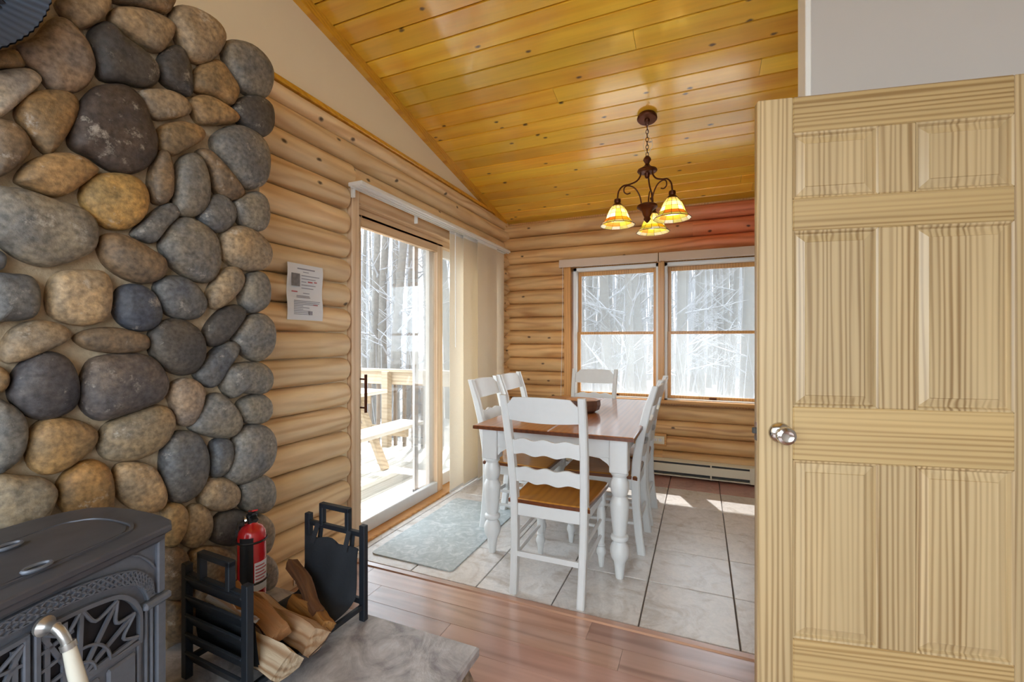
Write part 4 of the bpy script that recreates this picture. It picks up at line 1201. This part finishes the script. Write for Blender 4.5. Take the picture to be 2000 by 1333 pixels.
# ================================================================== PANEL BLINDS AND WINDOW VALANCES
bl = empty('panel_track_blind', (.08, 3.1, 2.15))
tag(bl, 'cream fabric panel blind on a white ceiling track before the sliding door', 'blind')
b = MB().box(-.05, .052, -1.085, 1.09, .0, .024, .004)
for x in (-.03, .0, .03): b.box(x - .004, x + .004, -1.08, 1.085, -.008, .0)
b.build('track', M['white'], bl)
for yy in (-1.05, -.42, .22):
    MB().box(-.055, -.03, yy - .007, yy + .007, -.055, .005, .002).build('bracket', M['white'], bl)
for i, (x, ya, yb) in enumerate(((-.03, 3.125, 3.70), (-.008, 3.31, 3.88), (.03, 3.50, 3.90), (.012, 3.7, 4.11))):
    n = 14; rs = []
    for j in range(n + 1):
        y = ya + (yb - ya) * j / n
        w_ = .0012 * math.sin(j * .9 + i)
        rs.append([(x + w_, y - 3.1, -.008), (x + w_ + .002, y - 3.1, -.008), (x + w_ * 1.6 + .002, y - 3.1, -2.118), (x + w_ * 1.6, y - 3.1, -2.118)])
    p = MB().rings(rs).build('fabric_panel', M['blind'], bl, smooth=40)
    MB().box(x - .004, x + .008, ya - 3.1, yb - 3.1, -2.128, -2.112, .002).build('bottom_bar', M['white'], p)
    MB().box(x - .004, x + .006, ya - 3.1, yb - 3.1, -.026, -.006, .002).build('carrier_bar', M['white'], p)
MB().tube([(.02, .03, -.03), (.022, .03, -.5), (.022, .03, -.95)], .0035, 6).build('wand', M['white'], bl)
for i, (x0, x1, lab) in enumerate(((.612, 1.562, 'beige blind valance over the left back window'), (1.568, 2.52, 'beige blind valance over the right back window'))):
    v = empty('window_valance', ((x0 + x1) / 2, 4.36, 2.024))
    tag(v, lab, 'valance', 'blind valances over the back windows')
    w2 = (x1 - x0) / 2
    MB().box(-w2, w2, -.065, -.055, -.039, .039, .003).build('front_board', M['shade'], v)
    MB().box(-w2, w2, -.055, .03, .03, .038).build('top_board', M['shade'], v)
    for s_ in (-1, 1): MB().box(min(s_ * w2, s_ * (w2 - .01)), max(s_ * w2, s_ * (w2 - .01)), -.055, .03, -.039, .03).build('return_end', M['shade'], v)
    MB().box(-w2 + .02, w2 - .02, -.045, .02, -.03, -.005, .003).build('rolled_shade', M['white'], v)
cord = MB().tube([(.645, 4.325, 1.99), (.643, 4.325, 1.5), (.63, 4.33, .95), (.622, 4.335, .70)], .0022, 5).build('blind_cord', M['white'])
tag(cord, 'thin white blind cord hanging left of the back windows', 'cord')

# ================================================================== BASEBOARD HEATER, OUTLET
ht = empty('baseboard_heater', (1.45, 4.33, 0))
tag(ht, 'long ivory electric baseboard heater under the back windows', 'heater')
HX0, HX1 = -1.2, .98
MB().box(HX0, HX1, .01, .022, .02, .168).build('back_plate', M['ivory'], ht)
MB().prism([(-.022, .152), (.012, .168), (.012, .164), (-.022, .147)], HX0, HX1).build('hood', M['ivory'], ht)
MB().box(HX0, HX1, -.030, -.026, .058, .132, .002).build('front_cover', M['ivory'], ht)
MB().box(HX0, HX1, -.022, .012, .020, .030, .001).build('bottom_lip', M['ivory'], ht)
MB().box(HX0 + .02, HX1 - .1, -.012, .008, .035, .15).build('fin_element', M['darkslot'], ht)
for a in (HX0 - .002, .86): MB().box(a, a + .12, -.032, .02, .02, .163, .003).build('end_cap', M['ivory'], ht)
for k in range(4): MB().box(HX0 + .25 + k * .5, HX0 + .262 + k * .5, -.028, .01, .02, .15).build('bracket', M['ivory'], ht)
ot = empty('wall_outlet', (1.555, 4.352, .328))
tag(ot, 'ivory duplex outlet on the log under the right back window', 'outlet')
MB().box(-.075, .075, .004, .05, -.058, .058, .003).build('mounting_block', M['casing_amber_x'], ot)
MB().box(-.057, .057, -.003, .004, -.036, .036, .002).build('cover_plate', M['ivory'], ot)
for s_ in (-1, 1):
    p = MB().box(s_ * .021 - .015, s_ * .021 + .015, -.006, -.003, -.014, .014, .003).build('receptacle', M['white'], ot)
    b = MB()
    for z in (-.005, .005): b.box(s_ * .021 - .005, s_ * .021 + .003, -.0066, -.006, z - .001, z + .001)
    b.build('slots', M['darkslot'], p)

# ================================================================== FLOOR MAT
fm = MB()
def rrect(x0, x1, y0, y1, r):
    out = []
    for cx_, cy_, a0 in ((x1 - r, y0 + r, -90), (x1 - r, y1 - r, 0), (x0 + r, y1 - r, 90), (x0 + r, y0 + r, 180)):
        for i in range(6): a = R(a0 + 18 * i); out.append((cx_ + r * math.cos(a), cy_ + r * math.sin(a)))
    return out
mo_ = rrect(.135, .685, 2.085, 3.08, .03)
fm.rings([[(x, y, .0005) for x, y in mo_], [(x, y, .005) for x, y in mo_], [(x * .996 + .0016, y * .998 + .005, .007) for x, y in mo_]])
o = fm.build('floor_mat', M['mat'], org=(.41, 2.58, .003))
tag(o, 'grey blue marbled floor mat inside the sliding door', 'mat')

# ================================================================== DINING TABLE
tb = empty('dining_table', (1.155, 3.068, 0))
tag(tb, 'white farmhouse dining table with brown stained top and turned legs', 'table')
TX, TY = .457, .762
for s_ in (-1, 1):
    a, c = sorted((.001 * s_, TX * s_))
    MB().box(a, c, -TY, TY, .737, .760, .005).build('table_top', M['oak'], tb)
b = MB().box(-TX, TX, -TY - .0015, -TY, .739, .757).box(-TX - .0015, -TX, -TY, TY, .739, .757).box(TX, TX + .0015, -TY, TY, .739, .757).box(-TX, TX, TY, TY + .0015, .739, .757)
b.build('top_edge', M['oakdark'], tb)
LX, LY = .372, .68
for s_ in (-1, 1):
    MB().box(-LX, LX, s_ * (LY + .012) - .011, s_ * (LY + .012) + .011, .63, .737, .003).build('apron', M['whitewood'], tb)
    MB().box(s_ * (LX + .012) - .011, s_ * (LX + .012) + .011, -LY, LY, .63, .737, .003).build('apron', M['whitewood'], tb)
    b = MB().prism([(-.33, .64), (-.33, .575), (-.31, .60), (-.27, .625), (-.2, .632), (.2, .632), (.27, .625), (.31, .60), (.33, .575), (.33, .64)], s_ * (LY + .012) - .008, s_ * (LY + .012) + .008, 'xz').build('scalloped_apron', M['whitewood'], tb)
leg_prof = [(.020, 0), (.022, .008), (.027, .06), (.029, .075), (.030, .085), (.044, .11), (.050, .135), (.050, .155), (.042, .178), (.032, .190), (.031, .195), (.044, .205), (.047, .215), (.044, .225), (.034, .232), (.038, .26), (.046, .33), (.050, .385), (.049, .405), (.040, .425), (.035, .435), (.042, .447), (.047, .465), (.049, .490), (.046, .510), (.037, .530), (.036, .536), (.045, .545), (.047, .553), (.040, .562)]
lm = MB().lathe(leg_prof, 24)
lm.box(-.047, .047, -.047, .047, .56, .737, .005)
lme = lm.mesh('leg', M['whitewood'], 35)
for sx in (-1, 1):
    for sy in (-1, 1):
        o = bpy.data.objects.new('leg', lme); COL.objects.link(o); o.parent = tb; o.location = (sx * LX, sy * LY, 0)

# ================================================================== CHAIRS
def make_chair():
    r = empty('dining_chair', (0, 0, 0))
    post = [(.170, -.238, 0), (.172, -.222, .12), (.175, -.208, .28), (.178, -.204, .44), (.181, -.212, .55), (.186, -.236, .70), (.190, -.272, .85), (.193, -.312, .975), (.1935, -.316, .99)]
    def pad(s): return [(s * p[0], p[1], p[2], .036, .050 if .3 < p[2] < .6 else (.046 if p[2] < .9 else .036)) for p in post]
    for s in (-1, 1):
        MB().sweep(pad(s), .036, .045).build('back_post', M['whitewood'], r, smooth=40)
    def yat(z):
        for a, b_ in zip(post, post[1:]):
            if a[2] <= z <= b_[2]: f = (z - a[2]) / (b_[2] - a[2]); return a[1] + (b_[1] - a[1]) * f
        return post[-1][1]
    def slat(nm, ztop, zbot, hw, bow=.022, th=.017, n=28):
        rs = []
        for i in range(n + 1):
            x = -hw + 2 * hw * i / n; u = x / hw
            zt, zb = ztop(u), zbot(u)
            bo = -bow * (1 - u * u)
            rs.append([(x, yat(zb) + bo - th / 2, zb), (x, yat(zb) + bo + th / 2, zb), (x, yat(zt) + bo + th / 2, zt - .002), (x, yat(zt) + bo + th / 2 - .004, zt), (x, yat(zt) + bo - th / 2, zt)])
        return MB().rings(rs).build(nm, M['whitewood'], r, smooth=40)
    def crest(u):
        a = abs(u)
        if a > .985: return .945
        if a > .80: return .948 + .034 * (1 - (a - .80) / .185) ** 1.6
        return .982 + .006 * math.cos(a / .8 * PI / 2)
    slat('crest_rail', crest, lambda u: .868 + .012 * (1 - u * u) * -.6, .178)
    wavy = lambda c, h: (lambda u: c + h + .0055 * math.cos(u * PI * 3.2) - .004 * abs(u))
    slat('ladder_slat', wavy(.735, .040), lambda u: .735 - .040 + .0055 * math.cos(u * PI * 3.0), .170)
    slat('ladder_slat', wavy(.592, .038), lambda u: .592 - .038 + .0055 * math.cos(u * PI * 3.0), .165)
    # seat
    sp = [(-.182, -.212), (.182, -.212), (.192, -.18), (.215, .17), (.205, .212), (.16, .228), (-.16, .228), (-.205, .212), (-.215, .17), (-.192, -.18)]
    sp = smooth_poly(sp, 2)
    def ins(k): return [(x * k, y * k) for x, y in sp]
    MB().rings([[(x, y, .436) for x, y in ins(.985)], [(x, y, .442) for x, y in ins(1)], [(x, y, .455) for x, y in ins(1)], [(x, y, .461) for x, y in ins(.975)], [(x, y, .460) for x, y in ins(.85)], [(x, y, .455) for x, y in ins(.6)], [(x, y, .4535) for x, y in ins(.2)]]).build('seat', M['seat'], r, smooth=40)
    e = MB(); e.rings([[(x, y, .438) for x, y in ins(1.001)], [(x, y, .456) for x, y in ins(1.003)]], cap=False); e.build('seat_edge', M['oakdark'], r)
    for x0, x1, y0, y1 in ((-.16, .16, -.214, -.196), (-.165, .165, .178, .196)):
        MB().box(x0, x1, y0, y1, .375, .437, .003).build('seat_rail', M['whitewood'], r)
    for s in (-1, 1):
        MB().bar((s * .174, -.205, .406), (s * .180, .185, .406), .018, .06).build('seat_rail', M['whitewood'], r)
    fl = [(.012, 0), (.014, .005), (.018, .05), (.019, .06), (.026, .075), (.027, .09), (.021, .105), (.016, .112), (.022, .118), (.022, .124), (.017, .13), (.019, .16), (.023, .24), (.025, .29), (.021, .325), (.018, .335), (.024, .345), (.026, .36), (.022, .375)]
    me = MB().lathe(fl, 16).box(-.022, .022, -.022, .022, .37, .437, .003).mesh('front_leg', M['whitewood'], 35)
    for s in (-1, 1):
        o = bpy.data.objects.new('front_leg', me); COL.objects.link(o); o.parent = r; o.location = (s * .178, .185, 0)
    for s in (-1, 1):
        for z in (.175, .265):
            MB().tube([(s * .173, -.22, z), (s * .176, 0, z), (s * .178, .185, z)], [.008, .011, .008], 8).build('stretcher', M['whitewood'], r, smooth=40)
    MB().bar((-.172, -.222, .19), (.172, -.222, .19), .014, .026).build('stretcher', M['whitewood'], r)
    MB().tube([(-.178, .185, .22), (0, .185, .22), (.178, .185, .22)], [.008, .012, .008], 8).build('stretcher', M['whitewood'], r, smooth=40)
    return r
ch0 = make_chair()
spots = [((1.235, 2.285), 0, 'white ladder back chair at the near table end, its back to the camera'),
         ((.815, 2.845), -90, 'white ladder back chair on the blind side, nearer of the two'),
         ((.805, 3.325), -90, 'white ladder back chair on the blind side, farther of the two'),
         ((1.365, 2.87), 90, 'white ladder back chair seen edge on, nearer on the right table side'),
         ((1.365, 3.325), 90, 'white ladder back chair seen edge on, farther on the right table side'),
         ((1.02, 3.785), 180, 'white ladder back chair at the far table end before left window')]
for i, ((x, y), a, lab) in enumerate(spots):
    c = ch0 if i == 0 else copy_tree(ch0)
    c.location = (x, y, 0); c.rotation_euler = (0, 0, R(a))
    tag(c, lab, 'chair', 'white dining chairs')

bw = empty('wooden_bowl', (1.165, 3.04, .7605))
tag(bw, 'dark faceted wooden bowl with light inside on the dining table', 'bowl')
def ngon(r, z, n=10, ph=.2): return [(r * math.cos(2 * PI * j / n + ph), r * math.sin(2 * PI * j / n + ph) * .92, z) for j in range(n)]
MB().rings([ngon(.085, 0), ngon(.115, .018), ngon(.125, .05), ngon(.122, .082), ngon(.108, .084)], cap=True).build('bowl_body', M['bowl_out'], bw)
MB().rings([ngon(.119, .0845), ngon(.106, .085), ngon(.098, .086)], cap=False).build('bowl_rim', M['bowl_in'], bw)
MB().lathe([(.098, .0862), (.09, .085), (.07, .0848), (.03, .0846), (.004, .0845)], 24, cap=False).build('bowl_inside', M['bowl_in'], bw, smooth=60)

# ================================================================== CHANDELIER
CH = (1.588, 3.135, 0)
zc_ = cz(3.135)
ld = empty('chandelier', (CH[0], CH[1], zc_))
tag(ld, 'bronze three arm chandelier with amber stained glass bell shades', 'chandelier')
Z = lambda z: z - zc_
b = MB(Matrix.Rotation(math.atan(CSL) * -1, 4, 'X')); b.lathe([(.012, -.05), (.016, -.046), (.018, -.035), (.06, -.032), (.066, -.024), (.064, -.012), (.058, .0)], 28).build('ceiling_canopy', M['bronze'], ld, smooth=40)
b = MB()
z0 = -.045; nl = 9; ll = (zc_ - .045 - 2.50) / nl
for i in range(nl):
    zc2 = z0 - ll * (i + .5)
    pts = []
    for j in range(12):
        a = 2 * PI * j / 12; x = .009 * math.cos(a); z = (ll * .62) * math.sin(a)
        pts.append((x, 0, zc2 + z) if i % 2 == 0 else (0, x, zc2 + z))
    b.tube(pts, .0024, 5, closed=True)
b.build('chain', M['bronze'], ld, smooth=50)
MB().tube([(.004, 0, -.06), (.004, .006, -.13), (.03, .004, -.17), (.034, 0, -.21), (.012, 0, -.25), (.006, 0, Z(2.51))], .0016, 5).tube([(-.004, 0, -.10), (-.022, .004, -.16), (-.026, 0, -.20), (-.01, 0, -.25)], .0016, 5).build('cord', M['ivory'], ld)
b = MB(); b.lathe([(.005, Z(2.505)), (.014, Z(2.50)), (.024, Z(2.485)), (.026, Z(2.475)), (.017, Z(2.46)), (.013, Z(2.45)), (.022, Z(2.435)), (.045, Z(2.42)), (.062, Z(2.412)), (.066, Z(2.402)), (.060, Z(2.394)), (.045, Z(2.390)), (.018, Z(2.386)), (.015, Z(2.36)), (.006, Z(2.352))], 28).build('upper_hub', M['bronze'], ld, smooth=40)
b = MB(); b.lathe([(.012, Z(2.185)), (.05, Z(2.178)), (.066, Z(2.168)), (.068, Z(2.155)), (.055, Z(2.146)), (.035, Z(2.130)), (.028, Z(2.105)), (.020, Z(2.09)), (.024, Z(2.075)), (.016, Z(2.062)), (.004, Z(2.05))], 28).build('lower_hub', M['bronze'], ld, smooth=40)
angs = [85, 205, 325]
AR = .203
for ai, ad in enumerate(angs):
    a = R(ad); ca, sa = math.cos(a), math.sin(a)
    P3 = lambda r, z: (r * ca, r * sa, Z(z))
    b = MB()
    def cur(pts, rad=.0055):
        c = lerp_curve(pts, 26); b.tube([P3(*p) for p in c], rad, 8)
    cur([(.045, 2.395), (.048, 2.365), (.075, 2.33), (.125, 2.308), (.165, 2.298), (.195, 2.262), (AR, 2.208)])
    cur([(.04, 2.18), (.052, 2.235), (.085, 2.285), (.128, 2.300), (.155, 2.288), (.158, 2.258), (.138, 2.244), (.115, 2.252)], .0045)
    b.build('scroll_arm', M['bronze'], ld, smooth=50)
    sh = empty('lamp_shade', P3(AR, 2.208)); sh.parent = ld
    MB().lathe([(.009, 0.005), (.020, 0), (.022, -.012), (.020, -.026), (.032, -.040), (.038, -.046), (.034, -.05)], 20).build('socket_cup', M['bronze'], sh, smooth=40)
    prof = [(.036, -.046), (.056, -.075), (.070, -.105), (.080, -.135), (.098, -.160), (.116, -.176)]
    NC = 12
    lead = MB()
    def PP(r, z, k): q = 2 * PI * k / NC; return (r * math.cos(q), r * math.sin(q), z)
    for k in range(NC): lead.tube([PP(r, z, k) for r, z in prof], .0013, 4)
    for r, z in prof[1:-1]: lead.tube([PP(r, z, k) for k in range(NC)], .0013, 4, closed=True)
    lead.tube([PP(prof[-1][0], prof[-1][1], k) for k in range(NC)], .0024, 5, closed=True)
    lead.build('leading', M['bronze'], sh)
    rnd = random.Random(ad)
    for ri in range(len(prof) - 1):
        (r0, z0_), (r1, z1_) = prof[ri], prof[ri + 1]
        for k in range(NC):
            if ri <= 1: col = rnd.choice([(250, 236, 180), (248, 226, 140), (250, 242, 206)])
            elif ri == 2: col = rnd.choice([(252, 246, 214), (250, 236, 160), (244, 226, 120)])
            elif ri == 3: col = rnd.choice([(236, 190, 70), (240, 206, 90), (216, 156, 70), (196, 190, 100)])
            else: col = rnd.choice([(246, 240, 214), (240, 232, 190), (232, 226, 150), (244, 244, 236)])
            bp = MB(); inn = .985
            A, B, C_, D4 = PP(r0, z0_, k + .02), PP(r0, z0_, k + .98), PP(r1, z1_, k + .98), PP(r1, z1_, k + .02)
            I = [(p[0] * .98, p[1] * .98, p[2] - .0006) for p in (A, B, C_, D4)]
            bp.add([A, B, C_, D4] + I, [(0, 1, 2, 3), (7, 6, 5, 4), (0, 4, 5, 1), (1, 5, 6, 2), (2, 6, 7, 3), (3, 7, 4, 0)])
            bp.build('glass_pane', M['pane'], sh, color=lin(*col))
    MB().lathe([(.01, -.05), (.016, -.062), (.024, -.085), (.022, -.105), (.012, -.118), (.002, -.122)], 14).build('bulb', M['white'], sh, smooth=60)
    pl = bpy.data.lights.new('bulb_light', 'POINT'); pl.energy = .4; pl.color = (1, .92, .74); pl.shadow_soft_size = .02
    po = bpy.data.objects.new('bulb_light', pl); COL.objects.link(po); po.parent = sh; po.location = (0, 0, -.137)

# ================================================================== OUTSIDE: deck, railing, picnic table, woods
DZ = -.055
deck = MB().box(-3.6, -.2, -.6, 4.75, DZ - .2, DZ - .03).build('deck', M['deckpost'])
tag(deck, 'sunlit wooden deck outside the sliding door', 'deck', kind='structure')
xk = -.21
while xk > -3.55:
    MB().box(xk - .139, xk, -.6, 4.75, DZ - .03, DZ, .004).build('deck_board', M['picnic'], deck, org=(xk - .07, 2, DZ)); xk -= .146
rl = empty('deck_railing', (-1.8, 4.53, DZ))
tag(rl, 'wooden deck railing with pale top rail and upright balusters', 'railing')
RT = .93
MB().box(-1.75, 1.5, -.02, .02, RT - .165, RT - .01, .004).build('top_rail', M['deckrail'], rl)
MB().box(-1.75, 1.5, -.06, .05, RT - .01, RT + .025, .004).build('cap_rail', M['deckrail'], rl)
bm_ = MB().box(-.019, .019, .02, .058, -.08, RT - .06, .003).mesh('baluster', M['deckpost'])
xx = 1.42; k = 0
while xx > -1.75:
    o = bpy.data.objects.new('baluster', bm_); COL.objects.link(o); o.parent = rl; o.location = (xx, 0, 0); xx -= .135
for xx in (-1.7, 0.15, 1.45): MB().box(xx - .045, xx + .045, -.11, -.02, -.05, RT, .004).build('post', M['deckrail'], rl)
pt = empty('picnic_table', (-1.62, 3.1, DZ))
tag(pt, 'weathered wooden picnic table with attached benches on the deck', 'picnic table')
ptm = M['picnic']
for k in range(5): MB().box(-.38 + k * .153, -.38 + k * .153 + .146, -.87, .87, .735, .772, .003).build('table_board', ptm, pt)
for s_ in (-1, 1):
    for k in range(2):
        c = s_ * .74 + (k - .5) * .146
        MB().box(c - .07, c + .07, -.84, .82, .435, .472, .003).build('bench_board', ptm, pt)
    for yy in (-.56, .56):
        MB().bar((s_ * .6, yy, 0.0), (s_ * .22, yy, .735), .04, .09, up=(0, 1, 0)).build('leg', M['deckrail'], pt)
for yy in (-.60, .60):
    MB().box(-.84, .84, yy - .02, yy + .02, .345, .435, .003).build('bench_beam', M['deckrail'], pt)
    MB().box(-.36, .36, yy - .02, yy + .02, .65, .735, .003).build('top_cleat', M['deckrail'], pt)
gd = MB(); 
gd.box(-60, 60, -20, 80, -1.2, -1.0)
gd = gd.build('ground', M['ground'])
tag(gd, 'pale leaf covered forest ground outside', 'ground', kind='structure')

def tree_meshes(seed):
    rnd = random.Random(seed)
    H = rnd.uniform(9, 13)
    lean = (rnd.uniform(-.05, .05), rnd.uniform(-.05, .05))
    pts = []; rad = []
    n = 12; r0 = rnd.uniform(.10, .15)
    for i in range(n + 1):
        t = i / n
        pts.append((lean[0] * H * t + .09 * math.sin(t * 5 + seed), lean[1] * H * t + .09 * math.cos(t * 4 + seed * 2), H * t)); rad.append(r0 * (1.15 if i == 0 else 1) * (1 - .75 * t) + .01)
    tr_ = MB().tube(pts, rad, 9).mesh('trunk', M['treebark'], 50)
    br = MB()
    for k in range(26):
        t = rnd.uniform(.08, .9); i = int(t * n); p = Vector(pts[i]).lerp(Vector(pts[min(i + 1, n)]), t * n - i)
        a = rnd.uniform(0, 2 * PI); ln_ = rnd.uniform(.5, 2.2) * (1.1 - t * .6); up = rnd.uniform(.1, 1.0)
        d_ = Vector((math.cos(a), math.sin(a), up)).normalized()
        q = []; rr = []; rb0 = rnd.uniform(.012, .03)
        for j in range(5):
            f = j / 4
            q.append(tuple(p + d_ * ln_ * f + Vector((rnd.uniform(-.06, .06), rnd.uniform(-.06, .06), .12 * f * f)))); rr.append(rb0 * (1 - .8 * f))
        br.tube(q, rr, 4)
        for m2 in range(3):
            f = rnd.uniform(.3, .95); bp_ = p + d_ * ln_ * f; a2 = a + rnd.uniform(-1, 1)
            e = bp_ + Vector((math.cos(a2), math.sin(a2), rnd.uniform(.1, 1.2))) * rnd.uniform(.2, .7)
            br.tube([tuple(bp_), tuple(bp_.lerp(e, .5) + Vector((0, 0, .03))), tuple(e)], [rb0 * .5, rb0 * .35, rb0 * .15], 4)
    return tr_, br.mesh('branches', M['twig'])
TM = [tree_meshes(s) for s in range(8)]
TREES = []
def tree(u, dist, scale, idx, rz, where):
    a = (u - 1000) / FPX
    x = CAM[0] + dist * (-_s + a * _c); y_ = CAM[1] + dist * (_c + a * _s)
    t = empty('tree', (x, y_, -1.0), rz); t.scale = (scale, scale, 1.0)
    for nm, me in zip(('trunk', 'branches'), TM[idx % 8]):
        o = bpy.data.objects.new(nm, me); COL.objects.link(o); o.parent = t
    TREES.append((where, u, dist, t)); return t
rnd = random.Random(11)
for u, d_, sc_ in ((712, 16, .9), (729, 11, 1.0), (752, 13, 1.1), (775, 10.5, 1.15), (793, 12, 1.0), (820, 14, 1.1), (741, 22, 1.0), (763, 24, 1.1), (785, 21, 1.0), (806, 20, 1.0), (838, 18, 1.2), (873, 13, 1.1), (884, 19, 1.1), (722, 27, 1.0)):
    tree(u, d_, sc_, rnd.randrange(8), rnd.uniform(0, 6.28), 'door')
for u in (1122, 1133, 1148, 1158, 1171, 1185, 1192, 1204, 1216, 1228, 1240, 1249, 1262, 1272, 1140, 1180, 1222, 1255):
    tree(u, rnd.uniform(9, 26), rnd.uniform(.9, 1.5), rnd.randrange(8), rnd.uniform(0, 6.28), 'lwin')
for u in (1312, 1325, 1338, 1351, 1362, 1375, 1388, 1396, 1409, 1420, 1432, 1447, 1458, 1468, 1480, 1330, 1380, 1425):
    tree(u, rnd.uniform(9, 26), rnd.uniform(.9, 1.5), rnd.randrange(8), rnd.uniform(0, 6.28), 'rwin')
ORD = ['first', 'second', 'third', 'fourth', 'fifth', 'sixth', 'seventh', 'eighth', 'ninth', 'tenth', 'eleventh', 'twelfth', 'thirteenth', 'fourteenth', 'fifteenth', 'sixteenth', 'seventeenth', 'eighteenth', 'nineteenth', 'twentieth']
for w_, nm in (('door', 'through the sliding door glass'), ('lwin', 'through the left back window'), ('rwin', 'through the right back window')):
    L_ = sorted([t for t in TREES if t[0] == w_], key=lambda t: t[1])
    for i, t in enumerate(L_):
        tag(t[3], 'bare grey tree seen ' + nm + ', ' + ORD[i] + ' from left', 'tree', 'bare trees ' + nm)
# far woods nobody could count: thin stems and brush
fw = MB(); rnd = random.Random(5)
for i in range(360):
    u = rnd.uniform(1040, 1620) if i % 6 else rnd.uniform(640, 1040); dist = rnd.uniform(27, 48); a = (u - 1000) / FPX
    x = CAM[0] + dist * (-_s + a * _c); y_ = CAM[1] + dist * (_c + a * _s); r_ = rnd.uniform(.05, .16)
    fw.tube([(x, y_, -1), (x + rnd.uniform(-.4, .4), y_, 6), (x + rnd.uniform(-1, 1), y_, 13)], [r_, r_ * .8, r_ * .3], 5)
for i in range(1100):
    u = rnd.uniform(640, 1560); dist = rnd.uniform(8, 40); a = (u - 1000) / FPX
    x = CAM[0] + dist * (-_s + a * _c); y_ = CAM[1] + dist * (_c + a * _s); h = rnd.uniform(.4, 2.6)
    fw.tube([(x, y_, -1), (x + rnd.uniform(-.5, .5), y_ + rnd.uniform(-.5, .5), -1 + h)], [.012, .003], 3)
o = fw.build('far_woods', M['twig'])
tag(o, 'dense far stems and brush of the leafless woods', 'woods', kind='stuff')
